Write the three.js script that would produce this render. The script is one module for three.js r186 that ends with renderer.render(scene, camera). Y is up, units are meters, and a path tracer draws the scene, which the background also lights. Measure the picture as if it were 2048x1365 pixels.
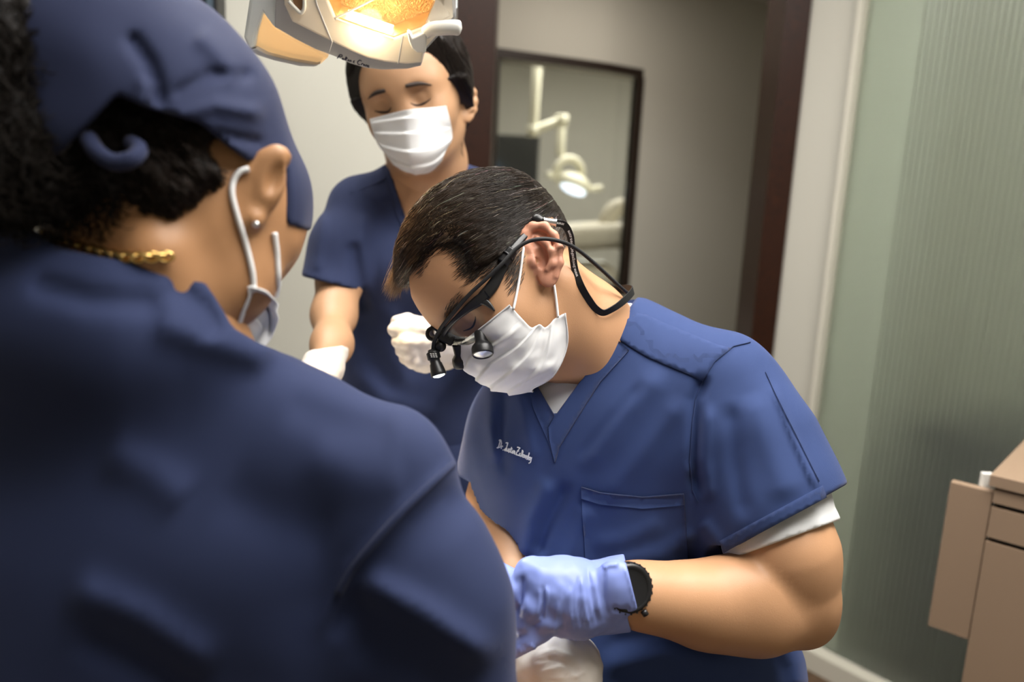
import * as THREE from 'three';
import { mergeGeometries, mergeVertices } from 'three/addons/utils/BufferGeometryUtils.js';
import { RoundedBoxGeometry } from 'three/addons/geometries/RoundedBoxGeometry.js';
import { RectAreaLightUniformsLib } from 'three/addons/lights/RectAreaLightUniformsLib.js';
import { createNoise3D } from 'simplex-noise';

// ------------------------------------------------------------------ camera, light, exposure
const W = 2048, H = 1365, FOC = 1600;
const scene = new THREE.Scene();
scene.background = new THREE.Color(0x000000);
const camera = new THREE.PerspectiveCamera(2 * Math.atan(H / 2 / FOC) * 180 / Math.PI, W / H, 0.05, 60);
camera.position.set(0, 1.38, 0);
camera.rotation.order = 'YXZ';
camera.rotation.set(-10.8 * Math.PI / 180, 0, 2.76 * Math.PI / 180);
camera.focus = 0.835;
camera.userData.fStop = 2.8;
camera.updateMatrixWorld(true);
scene.add(camera);
const renderer = new THREE.WebGLRenderer({ antialias: true });
renderer.toneMapping = THREE.LinearToneMapping;
renderer.toneMappingExposure = 1.2;
renderer.shadowMap.enabled = true;
RectAreaLightUniformsLib.init();

// ceiling panels: [x, z, width, depth, intensity]; each gets a glowing fitting further down
const CEIL = 2.55;
const PANELS = [[-0.45, -1.35, 1.1, 0.55, 11], [0.75, -0.95, 1.1, 0.55, 13], [0.5, -0.3, 1.1, 0.55, 9]];
const PANEL_COLOR = new THREE.Color(1.0, 0.965, 0.92);
function areaLight(x, y, z, w, h, color, intensity, tx, ty, tz) {
  const l = new THREE.RectAreaLight(color, intensity, w, h);
  l.position.set(x, y, z); l.lookAt(tx, ty, tz); l.castShadow = true; scene.add(l); return l;
}
for (const [x, z, w, d, k] of PANELS) areaLight(x, CEIL - 0.03, z, w, d, PANEL_COLOR, k, x, 0, z + 1e-4);

// ------------------------------------------------------------------ helpers
function rng(seed) { let a = seed >>> 0; return () => { a = (a + 0x6D2B79F5) >>> 0; let t = Math.imul(a ^ (a >>> 15), 1 | a); t = (t + Math.imul(t ^ (t >>> 7), 61 | t)) ^ t; return ((t ^ (t >>> 14)) >>> 0) / 4294967296; }; }
const noise3 = createNoise3D(rng(7));
const V = (x, y, z) => new THREE.Vector3(x, y, z);
const CM = camera.matrixWorld.clone();
const CMI = CM.clone().invert();
// a point in the lens frame (x right, y up, -z ahead) on the ray of a photo pixel at depth d
const cp = (px, py, d) => [(px - W / 2) / FOC * d, -(py - H / 2) / FOC * d, -d];
const pr = (r, d) => r / FOC * d;
const toW = (c) => V(c[0], c[1], c[2]).applyMatrix4(CM);
const wp = (px, py, d) => toW(cp(px, py, d));
function rayW(px, py) { const c = cp(px, py, 1); return V(c[0], c[1], c[2]).transformDirection(CM); }
function hitPlane(px, py, n, p) { const r = rayW(px, py), o = camera.position; const t = (n[0] * (p[0] - o.x) + n[1] * (p[1] - o.y) + n[2] * (p[2] - o.z)) / (n[0] * r.x + n[1] * r.y + n[2] * r.z); return V(o.x + r.x * t, o.y + r.y * t, o.z + r.z * t); }
const used = new Map();
function numbered(n) { const k = used.get(n) || 0; used.set(n, k + 1); return k ? n + '_' + String(k).padStart(3, '0') : n; }
function tag(o, label, category, group, kind) { if (label) o.userData.label = label; if (category) o.userData.category = category; if (group) o.userData.group = group; if (kind) o.userData.kind = kind; return o; }
function thing(name, label, category, pos = V(0, 0, 0), group) { const g = new THREE.Group(); g.name = numbered(name); g.position.copy(pos); scene.add(g); g.updateMatrixWorld(true); return tag(g, label, category, group); }
// a mesh whose geometry is given in WORLD coordinates, hung under parent
function part(name, geo, mat, parent, label) {
  const m = new THREE.Mesh(geo, mat); m.castShadow = m.receiveShadow = true;
  if (parent) { m.name = name; const p = V(0, 0, 0); parent.getWorldPosition(p); geo.translate(-p.x, -p.y, -p.z); parent.add(m); }
  else { m.name = numbered(name); scene.add(m); }
  if (label) m.userData.label = label;
  return m;
}
function struct(name, geo, mat, parent) { const m = part(name, geo, mat, parent); if (!parent) m.userData.kind = 'structure'; return m; }
const fromCam = (geo) => geo.applyMatrix4(CM);
function box(x0, x1, y0, y1, z0, z1) { const g = new THREE.BoxGeometry(x1 - x0, y1 - y0, z1 - z0); g.translate((x0 + x1) / 2, (y0 + y1) / 2, (z0 + z1) / 2); metricUV(g); return g; }
// uv in metres from the real-world position (grain only)
function metricUV(g) {
  const p = g.attributes.position, n = g.attributes.normal, uv = new Float32Array(p.count * 2);
  for (let i = 0; i < p.count; i++) {
    const ax = Math.abs(n.getX(i)), ay = Math.abs(n.getY(i)), az = Math.abs(n.getZ(i));
    if (ay > ax && ay > az) { uv[2 * i] = p.getX(i); uv[2 * i + 1] = p.getZ(i); }
    else if (ax > az) { uv[2 * i] = p.getZ(i); uv[2 * i + 1] = p.getY(i); }
    else { uv[2 * i] = p.getX(i); uv[2 * i + 1] = p.getY(i); }
  }
  g.setAttribute('uv', new THREE.BufferAttribute(uv, 2)); return g;
}
function catmull(pts, n, closed = false) { return new THREE.CatmullRomCurve3(pts.map(p => p.isVector3 ? p : V(...p)), closed, 'centripetal').getPoints(n); }
// tube through points with radius function; capped
function tube(pts, rad, seg = 8, flat = null) {
  const P = pts.map(p => p.isVector3 ? p : V(...p)), n = P.length, pos = [], idx = [], uv = [];
  let nrm = null, len = 0;
  for (let i = 0; i < n; i++) {
    const t = V(0, 0, 0).subVectors(P[Math.min(i + 1, n - 1)], P[Math.max(i - 1, 0)]).normalize();
    if (!nrm) { nrm = Math.abs(t.y) < .9 ? V(0, 1, 0) : V(1, 0, 0); }
    nrm = nrm.clone().addScaledVector(t, -nrm.dot(t)).normalize();
    const b = V(0, 0, 0).crossVectors(t, nrm);
    if (i) len += P[i].distanceTo(P[i - 1]);
    const r = typeof rad === 'function' ? rad(i / (n - 1)) : rad;
    for (let k = 0; k < seg; k++) { const a = k / seg * Math.PI * 2, q = P[i].clone().addScaledVector(nrm, Math.cos(a) * r).addScaledVector(b, Math.sin(a) * r); pos.push(q.x, q.y, q.z); uv.push(k / seg * .05, len); }
  }
  for (let i = 0; i < n - 1; i++) for (let k = 0; k < seg; k++) { const a = i * seg + k, b = i * seg + (k + 1) % seg, c = a + seg, d = b + seg; idx.push(a, b, c, b, d, c); }
  for (const [row, s] of [[0, 1], [n - 1, -1]]) { const c = pos.length / 3; pos.push(P[row].x, P[row].y, P[row].z); uv.push(0, 0); for (let k = 0; k < seg; k++) { const a = row * seg + k, b = row * seg + (k + 1) % seg; s > 0 ? idx.push(c, b, a) : idx.push(c, a, b); } }
  const g = new THREE.BufferGeometry(); g.setAttribute('position', new THREE.Float32BufferAttribute(pos, 3)); g.setAttribute('uv', new THREE.Float32BufferAttribute(uv, 2)); g.setIndex(idx); g.computeVertexNormals(); return g;
}
// flat band through points; `side` gives the width direction at each point
function band(pts, sides, width, thick) {
  const pos = [], idx = [], uv = [], n = pts.length; let len = 0;
  for (let i = 0; i < n; i++) {
    const t = V(0, 0, 0).subVectors(pts[Math.min(i + 1, n - 1)], pts[Math.max(i - 1, 0)]).normalize();
    const s = sides[i].clone().addScaledVector(t, -sides[i].dot(t)).normalize(), b = V(0, 0, 0).crossVectors(t, s);
    if (i) len += pts[i].distanceTo(pts[i - 1]);
    for (const [a, c, u] of [[-1, 1, 0], [1, 1, 1], [1, -1, 0], [-1, -1, 1]]) { const q = pts[i].clone().addScaledVector(s, a * width / 2).addScaledVector(b, c * thick / 2); pos.push(q.x, q.y, q.z); uv.push(len, u); }
  }
  for (let i = 0; i < n - 1; i++) for (let k = 0; k < 4; k++) { const a = i * 4 + k, b = i * 4 + (k + 1) % 4; idx.push(a, a + 4, b, b, a + 4, b + 4); }
  const e = (n - 1) * 4; idx.push(0, 1, 2, 0, 2, 3, e, e + 2, e + 1, e, e + 3, e + 2);
  let g = new THREE.BufferGeometry(); g.setAttribute('position', new THREE.Float32BufferAttribute(pos, 3)); g.setAttribute('uv', new THREE.Float32BufferAttribute(uv, 2)); g.setIndex(idx); g = g.toNonIndexed(); g.computeVertexNormals(); g.userData = { len }; return g;
}
function lathe(profile, a, b, seg = 24) { // profile [[r, t 0..1]], axis a -> b
  const A = a.isVector3 ? a : V(...a), B = b.isVector3 ? b : V(...b), L = A.distanceTo(B);
  const g = new THREE.LatheGeometry(profile.map(([r, t]) => new THREE.Vector2(Math.max(r, 1e-5), t * L)), seg);
  const q = new THREE.Quaternion().setFromUnitVectors(V(0, 1, 0), V(0, 0, 0).subVectors(B, A).normalize());
  g.applyQuaternion(q); g.translate(A.x, A.y, A.z); return g;
}
function merge(list) { return mergeGeometries(list.map(g => { let h = g.index ? g.toNonIndexed() : g.clone(); for (const k of Object.keys(h.attributes)) if (!['position', 'normal', 'uv'].includes(k)) h.deleteAttribute(k); if (!h.attributes.uv) h.setAttribute('uv', new THREE.Float32BufferAttribute(new Float32Array(h.attributes.position.count * 2), 2)); h.userData = {}; return h; })); }

// ------------------------------------------------------------------ distance fields
const clamp = (x, a, b) => x < a ? a : x > b ? b : x;
const smooth = (a, b, x) => { const t = clamp((x - a) / (b - a), 0, 1); return t * t * (3 - 2 * t); };
function smin(a, b, k) { const h = Math.max(k - Math.abs(a - b), 0) / k; return Math.min(a, b) - h * h * k * .25; }
const smax = (a, b, k) => -smin(-a, -b, k);
function capsule(a, b, ra, rb) {
  const [ax, ay, az] = a, dx = b[0] - ax, dy = b[1] - ay, dz = b[2] - az, l2 = dx * dx + dy * dy + dz * dz || 1e-9;
  return (x, y, z) => { const px = x - ax, py = y - ay, pz = z - az; let t = (px * dx + py * dy + pz * dz) / l2; t = t < 0 ? 0 : t > 1 ? 1 : t; const qx = px - dx * t, qy = py - dy * t, qz = pz - dz * t; return Math.sqrt(qx * qx + qy * qy + qz * qz) - ra - (rb - ra) * t; };
}
function ball(c, r) { return (x, y, z) => Math.hypot(x - c[0], y - c[1], z - c[2]) - r; }
// ellipsoid with three unit axes (default the frame's)
function ellip(c, r, ax = [1, 0, 0], ay = [0, 1, 0], az = [0, 0, 1]) {
  return (x, y, z) => {
    const px = x - c[0], py = y - c[1], pz = z - c[2];
    const u = (px * ax[0] + py * ax[1] + pz * ax[2]) / r[0], v = (px * ay[0] + py * ay[1] + pz * ay[2]) / r[1], w = (px * az[0] + py * az[1] + pz * az[2]) / r[2];
    const k0 = Math.sqrt(u * u + v * v + w * w), k1 = Math.sqrt(u * u / r[0] / r[0] + v * v / r[1] / r[1] + w * w / r[2] / r[2]);
    return k1 < 1e-6 ? -Math.min(...r) : k0 * (k0 - 1) / k1;
  };
}
function union(list) { // [[f, k], ...]
  const F = list.map(e => e[0]), K = list.map(e => e[1]), n = F.length;
  return (x, y, z) => { let d = F[0](x, y, z); for (let i = 1; i < n; i++) d = smin(d, F[i](x, y, z), K[i]); return d; };
}
const cut = (f, g, k = .004) => (x, y, z) => smax(f(x, y, z), -g(x, y, z), k);
const both = (f, g, k = .004) => (x, y, z) => smax(f(x, y, z), g(x, y, z), k);
// half space on one side of the plane through three points (negative where `inside` lies)
function half(a, b, c, inside) {
  const A = V(...a), n = V(0, 0, 0).crossVectors(V(...b).sub(A), V(...c).sub(A)).normalize(); if (V(...inside).sub(A).dot(n) > 0) n.negate();
  return (x, y, z) => (x - A.x) * n.x + (y - A.y) * n.y + (z - A.z) * n.z;
}
// plane holding the pixel line (x0,y0)-(x1,y1), seen edge-on
const pxHalf = (x0, y0, x1, y1, ix, iy) => half([0, 0, 0], cp(x0, y0, 1), cp(x1, y1, 1), cp(ix, iy, 1));
function gradient(f, x, y, z, e) { const a = f(x + e, y, z) - f(x - e, y, z), b = f(x, y + e, z) - f(x, y - e, z), c = f(x, y, z + e) - f(x, y, z - e), l = Math.hypot(a, b, c) || 1; return [a / l, b / l, c / l]; }
// surface nets over a box, skipping blocks far from the surface
function meshField(f, lo, hi, h, { color = null, slack = 1.8, lens = true, normalStep = .6 } = {}) {
  const nx = Math.ceil((hi[0] - lo[0]) / h) + 1, ny = Math.ceil((hi[1] - lo[1]) / h) + 1, nz = Math.ceil((hi[2] - lo[2]) / h) + 1, B = 6;
  const val = new Float32Array(nx * ny * nz).fill(9), at = (i, j, k) => (k * ny + j) * nx + i;
  for (let k = 0; k < nz; k += B) for (let j = 0; j < ny; j += B) for (let i = 0; i < nx; i += B) {
    const d = f(lo[0] + (i + B / 2) * h, lo[1] + (j + B / 2) * h, lo[2] + (k + B / 2) * h);
    const far = Math.abs(d) > B * h * .87 * slack;
    const ie = Math.min(i + B, nx), je = Math.min(j + B, ny), ke = Math.min(k + B, nz);
    for (let c = k; c < ke; c++) for (let b = j; b < je; b++) for (let a = i; a < ie; a++) val[at(a, b, c)] = far ? d : f(lo[0] + a * h, lo[1] + b * h, lo[2] + c * h);
  }
  const id = new Int32Array(nx * ny * nz).fill(-1), pos = [], idx = [];
  for (let k = 0; k < nz - 1; k++) for (let j = 0; j < ny - 1; j++) for (let i = 0; i < nx - 1; i++) {
    const v = [val[at(i, j, k)], val[at(i + 1, j, k)], val[at(i, j + 1, k)], val[at(i + 1, j + 1, k)], val[at(i, j, k + 1)], val[at(i + 1, j, k + 1)], val[at(i, j + 1, k + 1)], val[at(i + 1, j + 1, k + 1)]];
    let m = 0; for (let q = 0; q < 8; q++) if (v[q] < 0) m |= 1 << q;
    if (m === 0 || m === 255) continue;
    let sx = 0, sy = 0, sz = 0, c = 0;
    for (const [a, b] of EDGES) if ((v[a] < 0) !== (v[b] < 0)) { const t = v[a] / (v[a] - v[b]); sx += (a & 1) + t * ((b & 1) - (a & 1)); sy += (a >> 1 & 1) + t * ((b >> 1 & 1) - (a >> 1 & 1)); sz += (a >> 2) + t * ((b >> 2) - (a >> 2)); c++; }
    id[at(i, j, k)] = pos.length / 3; pos.push(lo[0] + (i + sx / c) * h, lo[1] + (j + sy / c) * h, lo[2] + (k + sz / c) * h);
  }
  const quad = (a, b, c, d, flip) => { if (a < 0 || b < 0 || c < 0 || d < 0) return; flip ? idx.push(a, c, b, a, d, c) : idx.push(a, b, c, a, c, d); };
  for (let k = 1; k < nz - 1; k++) for (let j = 1; j < ny - 1; j++) for (let i = 1; i < nx - 1; i++) {
    const s = val[at(i, j, k)] < 0;
    if (s !== (val[at(i + 1, j, k)] < 0)) quad(id[at(i, j - 1, k - 1)], id[at(i, j, k - 1)], id[at(i, j, k)], id[at(i, j - 1, k)], !s);
    if (s !== (val[at(i, j + 1, k)] < 0)) quad(id[at(i - 1, j, k - 1)], id[at(i - 1, j, k)], id[at(i, j, k)], id[at(i, j, k - 1)], !s);
    if (s !== (val[at(i, j, k + 1)] < 0)) quad(id[at(i - 1, j - 1, k)], id[at(i, j - 1, k)], id[at(i, j, k)], id[at(i - 1, j, k)], !s);
  }
  const n = pos.length / 3, nor = new Float32Array(n * 3), col = color ? new Float32Array(n * 3) : null, uv = new Float32Array(n * 2), e = h * normalStep;
  for (let q = 0; q < n; q++) {
    let [x, y, z] = [pos[3 * q], pos[3 * q + 1], pos[3 * q + 2]], g = gradient(f, x, y, z, e);
    const d = clamp(f(x, y, z), -h * .5, h * .5); x -= g[0] * d * .8; y -= g[1] * d * .8; z -= g[2] * d * .8;
    g = gradient(f, x, y, z, e);
    pos[3 * q] = x; pos[3 * q + 1] = y; pos[3 * q + 2] = z; nor[3 * q] = g[0]; nor[3 * q + 1] = g[1]; nor[3 * q + 2] = g[2];
    if (col) { const c = color(x, y, z); col[3 * q] = c[0]; col[3 * q + 1] = c[1]; col[3 * q + 2] = c[2]; }
  }
  const G = new THREE.BufferGeometry();
  G.setAttribute('position', new THREE.Float32BufferAttribute(pos, 3)); G.setAttribute('normal', new THREE.BufferAttribute(nor, 3)); if (col) G.setAttribute('color', new THREE.BufferAttribute(col, 3)); G.setIndex(idx);
  if (lens) fromCam(G);
  const P = G.attributes.position; for (let q = 0; q < n; q++) { uv[2 * q] = P.getX(q) + .6 * P.getZ(q); uv[2 * q + 1] = P.getY(q) + .35 * P.getZ(q); }
  G.setAttribute('uv', new THREE.BufferAttribute(uv, 2));
  return G;
}
const EDGES = [[0, 1], [2, 3], [4, 5], [6, 7], [0, 2], [1, 3], [4, 6], [5, 7], [0, 4], [1, 5], [2, 6], [3, 7]];
// walk the ray of a pixel to the surface of a field; returns { p, n } in the lens frame, or null
function sight(f, px, py, d0, d1, step = .004) {
  const c = cp(px, py, 1), l = Math.hypot(...c); let t = d0, last = d0;
  for (let i = 0; i < 400 && t < d1; i++) {
    const v = f(c[0] * t, c[1] * t, c[2] * t);
    if (v < 0) { let a = last, b = t; for (let q = 0; q < 18; q++) { const m = (a + b) / 2; f(c[0] * m, c[1] * m, c[2] * m) < 0 ? b = m : a = m; } const p = [c[0] * b, c[1] * b, c[2] * b]; return { p, n: gradient(f, ...p, .0015), d: b }; }
    last = t; t += clamp(v * .5 / l, .0004, step);
  }
  return null;
}
// a cloth panel lying on a field: px polygon filled by a grid, raised by t, its rim turned down into the surface
function panel(f, poly, step, t, d0, d1, smoothEdge = true) {
  const xs = poly.map(p => p[0]), ys = poly.map(p => p[1]);
  const shape = poly.map(p => new THREE.Vector2(p[0], p[1]));
  // rim, resampled
  const rim = []; for (let i = 0; i < poly.length; i++) { const a = poly[i], b = poly[(i + 1) % poly.length], n = Math.max(1, Math.round(Math.hypot(b[0] - a[0], b[1] - a[1]) / step)); for (let k = 0; k < n; k++) rim.push([a[0] + (b[0] - a[0]) * k / n, a[1] + (b[1] - a[1]) * k / n]); }
  const inside = (x, y) => { let c = false; for (let i = 0, j = poly.length - 1; i < poly.length; j = i++) if ((poly[i][1] > y) !== (poly[j][1] > y) && x < (poly[j][0] - poly[i][0]) * (y - poly[i][1]) / (poly[j][1] - poly[i][1]) + poly[i][0]) c = !c; return c; };
  const distRim = (x, y) => { let m = 1e9; for (const r of rim) m = Math.min(m, Math.hypot(r[0] - x, r[1] - y)); return m; };
  const pts = rim.slice(); const R = rim.length;
  for (let y = Math.min(...ys); y <= Math.max(...ys); y += step) for (let x = Math.min(...xs); x <= Math.max(...xs); x += step) if (inside(x, y) && distRim(x, y) > step * .6) pts.push([x, y]);
  const tri = delaunay(pts).filter(([a, b, c]) => inside((pts[a][0] + pts[b][0] + pts[c][0]) / 3, (pts[a][1] + pts[b][1] + pts[c][1]) / 3));
  const pos = [], ok = [];
  for (const [x, y] of pts) { const s = sight(f, x, y, d0, d1); ok.push(!!s); s ? pos.push(s.p[0] + s.n[0] * t, s.p[1] + s.n[1] * t, s.p[2] + s.n[2] * t) : pos.push(0, 0, 0); }
  for (let i = 0; i < R; i++) { const s = sight(f, rim[i][0], rim[i][1], d0, d1); ok.push(!!s); s ? pos.push(s.p[0] - s.n[0] * .002, s.p[1] - s.n[1] * .002, s.p[2] - s.n[2] * .002) : pos.push(0, 0, 0); }
  const idx = [], N = pts.length, A = (a) => V(pos[3 * a], pos[3 * a + 1], pos[3 * a + 2]);
  for (let [a, b, c] of tri) { if (!(ok[a] && ok[b] && ok[c])) continue; const n = V(0, 0, 0).crossVectors(A(b).sub(A(a)), A(c).sub(A(a))); if (n.dot(A(a)) > 0) [b, c] = [c, b]; if (n.length() > 0) idx.push(a, b, c); }
  for (let i = 0; i < R; i++) { const a = i, b = (i + 1) % R, c = N + i, d = N + b; if (ok[a] && ok[b]) idx.push(a, c, b, b, c, d); }
  let g = new THREE.BufferGeometry(); g.setAttribute('position', new THREE.Float32BufferAttribute(pos, 3)); g.setIndex(idx); g.computeVertexNormals(); fromCam(g); metricUV(g); return g;
}
function delaunay(pts) { // Bowyer-Watson, fine for a few thousand points
  const n = pts.length, P = pts.map(p => [p[0] + 1e-4 * Math.sin(p[0] * 12.9 + p[1] * 78.2), p[1] + 1e-4 * Math.cos(p[0] * 39.3 + p[1] * 11.1)]);
  P.push([-1e5, -1e5], [1e5, -1e5], [0, 2e5]);
  const circ = (a, b, c) => { const [ax, ay] = P[a], [bx, by] = P[b], [cx, cy] = P[c], d = 2 * (ax * (by - cy) + bx * (cy - ay) + cx * (ay - by)); const a2 = ax * ax + ay * ay, b2 = bx * bx + by * by, c2 = cx * cx + cy * cy; const x = (a2 * (by - cy) + b2 * (cy - ay) + c2 * (ay - by)) / d, y = (a2 * (cx - bx) + b2 * (ax - cx) + c2 * (bx - ax)) / d; return { a, b, c, x, y, r: (ax - x) ** 2 + (ay - y) ** 2 }; };
  const order = [...Array(n).keys()].sort((i, j) => P[i][0] - P[j][0]);
  let open = [circ(n, n + 1, n + 2)], done = [];
  for (const i of order) {
    const [x, y] = P[i], edges = new Map(), keep = [];
    for (const t of open) {
      const dx = x - t.x;
      if (dx > 0 && dx * dx > t.r) { done.push(t); continue; }
      if (dx * dx + (y - t.y) ** 2 <= t.r) for (const [u, v] of [[t.a, t.b], [t.b, t.c], [t.c, t.a]]) { const k = u < v ? u * 1e6 + v : v * 1e6 + u; edges.set(k, edges.has(k) ? null : [u, v]); } else keep.push(t);
    }
    open = keep; for (const e of edges.values()) if (e) open.push(circ(e[0], e[1], i));
  }
  return done.concat(open).filter(t => t.a < n && t.b < n && t.c < n).map(t => [t.a, t.b, t.c]);
}
// distance in pixels from a lens-frame point to a px polyline, and the parameter along it
function pxLine(line) {
  return (px, py) => { let best = 1e9, at = 0; for (let i = 0; i < line.length - 1; i++) { const [ax, ay] = line[i], dx = line[i + 1][0] - ax, dy = line[i + 1][1] - ay; const t = clamp(((px - ax) * dx + (py - ay) * dy) / (dx * dx + dy * dy), 0, 1), d = Math.hypot(px - ax - dx * t, py - ay - dy * t); if (d < best) { best = d; at = (i + t) / (line.length - 1); } } return [best, at]; };
}
// folds: ridges and valleys of cloth, each [polyline, width px, height m]; fade out at both ends
function folds(list, dMin, dMax) {
  const L = list.map(([line, w, a]) => { const xs = line.map(p => p[0]), ys = line.map(p => p[1]); return { q: pxLine(line), w, a, x0: Math.min(...xs) - 3 * w, x1: Math.max(...xs) + 3 * w, y0: Math.min(...ys) - 3 * w, y1: Math.max(...ys) + 3 * w }; });
  return (x, y, z) => { if (-z < dMin || -z > dMax) return 0; const px = x / -z * FOC + W / 2, py = H / 2 - y / -z * FOC; let s = 0; for (const l of L) { if (px < l.x0 || px > l.x1 || py < l.y0 || py > l.y1) continue; const [d, t] = l.q(px, py); if (d < 3 * l.w) s += l.a * Math.exp(-d * d / l.w / l.w) * smooth(0, .18, t) * smooth(1, .82, t); } return s; };
}
const withFolds = (f, fold, fine = 0, scale = 12) => (x, y, z) => { const d = f(x, y, z); if (d > .05 || d < -.05) return d; return d - fold(x, y, z) - (fine ? fine * noise3(x * scale, y * scale, z * scale) : 0); };
// ------------------------------------------------------------------ materials
function canvasData(n, fn, srgb) { const d = new Uint8Array(n * n * 4); for (let j = 0; j < n; j++) for (let i = 0; i < n; i++) { const c = fn(i / n, j / n, i, j); d.set([c[0], c[1], c[2], 255], (j * n + i) * 4); } const t = new THREE.DataTexture(d, n, n, THREE.RGBAFormat); t.wrapS = t.wrapT = THREE.RepeatWrapping; t.magFilter = THREE.LinearFilter; t.minFilter = THREE.LinearMipmapLinearFilter; t.generateMipmaps = true; if (srgb) t.colorSpace = THREE.SRGBColorSpace; t.needsUpdate = true; return t; }
// noise that tiles
const tn = (u, v, s, o = 0) => noise3(Math.cos(u * 6.2832) * s + o, Math.sin(u * 6.2832) * s + Math.cos(v * 6.2832) * s, Math.sin(v * 6.2832) * s + o);
const R1 = rng(99);
const grain = canvasData(256, (u, v) => { const g = 128 + 60 * tn(u, v, 6) + 40 * tn(u, v, 18, 3) + (R1() - .5) * 50; return [g, g, g]; });
const weave = canvasData(128, (u, v, i, j) => { const g = 128 + 50 * (((i >> 1) + (j >> 1)) % 2 ? 1 : -1) + (R1() - .5) * 60; return [g, g, g]; });
const poresT = canvasData(256, (u, v) => { const g = 140 + 50 * tn(u, v, 30) + 40 * tn(u, v, 60, 5) + (R1() - .5) * 60; return [g, g, g]; });
const woodT = canvasData(256, (u, v) => { const a = tn(u, v, 1.2), g = Math.sin((u * 26 + a * 3.5) * 6.2832) * .5 + .5, k = .72 + .28 * g + .18 * tn(u, v, 20, 2); return [205 * k, 200 * k, 195 * k]; }, true);
const rep = (t, k) => { const c = t.clone(); c.repeat.set(k, k); c.needsUpdate = true; return c; };
const lin = (r, g, b) => new THREE.Color().setRGB(r, g, b);
const std = (o) => new THREE.MeshPhysicalMaterial({ side: THREE.DoubleSide, ...o });
const M = {
  wall: std({ color: lin(.60, .585, .51), roughness: .85, bumpMap: rep(grain, 6), bumpScale: .0006 }),
  trimWall: std({ color: lin(.56, .54, .47), roughness: .6, bumpMap: rep(grain, 6), bumpScale: .0004 }),
  ceiling: std({ color: lin(.75, .74, .70), roughness: .9 }),
  floor: std({ color: lin(.17, .10, .055), roughness: .5, map: (() => { const t = rep(woodT, 1); t.repeat.set(2.2, .25); return t; })() }),
  wood: std({ color: lin(.05, .0155, .0065), roughness: .42, specularIntensity: .5, map: rep(woodT, 2) }),
  skirting: std({ color: lin(.55, .52, .44), roughness: .6 }),
  frame: std({ color: lin(.022, .013, .009), roughness: .4 }),
  pane: std({ color: lin(.96, .97, .95), roughness: .02, transmission: 1, thickness: 0, ior: 1.5 }),
  frost: std({ color: lin(.84, .88, .81), roughness: .28, transmission: .94, thickness: .01, ior: 1.5, attenuationColor: lin(.66, .76, .64), attenuationDistance: .06 }),
  cabinet: std({ color: lin(.27, .185, .122), roughness: .55, bumpMap: rep(grain, 30), bumpScale: .0002 }),
  dark: std({ color: lin(.012, .014, .013), roughness: .5 }),
  black: std({ color: lin(.010, .010, .011), roughness: .38 }),
  blackMatte: std({ color: lin(.014, .014, .015), roughness: .7 }),
  white: std({ color: lin(.72, .71, .66), roughness: .35 }),
  panelGlow: std({ color: lin(.8, .8, .8), emissive: lin(1, .965, .92), emissiveIntensity: 4, roughness: .6 }),
  steel: std({ color: lin(.62, .62, .62), metalness: 1, roughness: .28 }),
};
const scrub = (c) => std({ color: c, roughness: .88, sheen: .55, sheenRoughness: .5, sheenColor: lin(.38, .36, .44), bumpMap: rep(weave, 60), bumpScale: .00025 });
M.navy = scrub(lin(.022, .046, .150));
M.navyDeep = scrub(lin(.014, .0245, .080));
M.cap = scrub(lin(.009, .016, .058));
M.skin = std({ vertexColors: true, roughness: .44, specularIntensity: .75, bumpMap: rep(poresT, 22), bumpScale: .00025 });
M.mask = std({ color: lin(.80, .80, .80), roughness: .85, bumpMap: rep(weave, 50), bumpScale: .0002, sheen: .2, sheenColor: lin(.5, .5, .5) });
M.loop = std({ color: lin(.78, .78, .78), roughness: .8 });
M.tee = std({ color: lin(.78, .79, .80), roughness: .9, bumpMap: rep(weave, 70), bumpScale: .0002 });
M.gloveBlue = std({ color: lin(.24, .31, .70), roughness: .42, specularIntensity: .7 });
M.gloveWhite = std({ color: lin(.74, .68, .62), roughness: .5, specularIntensity: .6 });
M.hairMatt = std({ vertexColors: true, roughness: .6, specularIntensity: .3 });
M.hair = std({ vertexColors: true, roughness: .38, specularIntensity: .7 });

// ------------------------------------------------------------------ the room
const ZD = -2.45, CY = CEIL;                       // wall with the doorway
const gA = V(.914, 0, -2.297), gDir = V(.625, 0, .78).normalize();           // foot of the glass partition
const gAt = (s, y = 0) => gA.clone().addScaledVector(gDir, s).setY(y);
const gN = V(-gDir.z, 0, gDir.x).multiplyScalar(-1);                          // away from the camera side
if (gN.dot(V(.3, 0, -1)) < 0) gN.negate();
// upright slab between two floor points, thickness t towards n
function slab(a, b, y0, y1, t, n) {
  const pos = [], q = [a, b, b.clone().addScaledVector(n, t), a.clone().addScaledVector(n, t)];
  const sh = new THREE.Shape(q.map(p => new THREE.Vector2(p.x, -p.z))); const g = new THREE.ExtrudeGeometry(sh, { depth: y1 - y0, bevelEnabled: false });
  g.rotateX(-Math.PI / 2); g.translate(0, y0, 0); metricUV(g); return g;
}
struct('floor', box(-2.8, 2.8, -.08, 0, -6.4, 1.9), M.floor);
struct('ceiling', box(-2.8, 2.8, CY, CY + .1, ZD, 1.9), M.ceiling);
const doorL = hitPlane(982, 300, [0, 0, 1], [0, 0, ZD]).x, doorR = hitPlane(1535, 340, [0, 0, 1], [0, 0, ZD]).x;
const postL = hitPlane(905, 300, [0, 0, 1], [0, 0, ZD]).x, jambR = hitPlane(1583, 350, [0, 0, 1], [0, 0, ZD]).x;
struct('wall_back', box(-2.8, postL, 0, CY, ZD - .12, ZD), M.wall);
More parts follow.
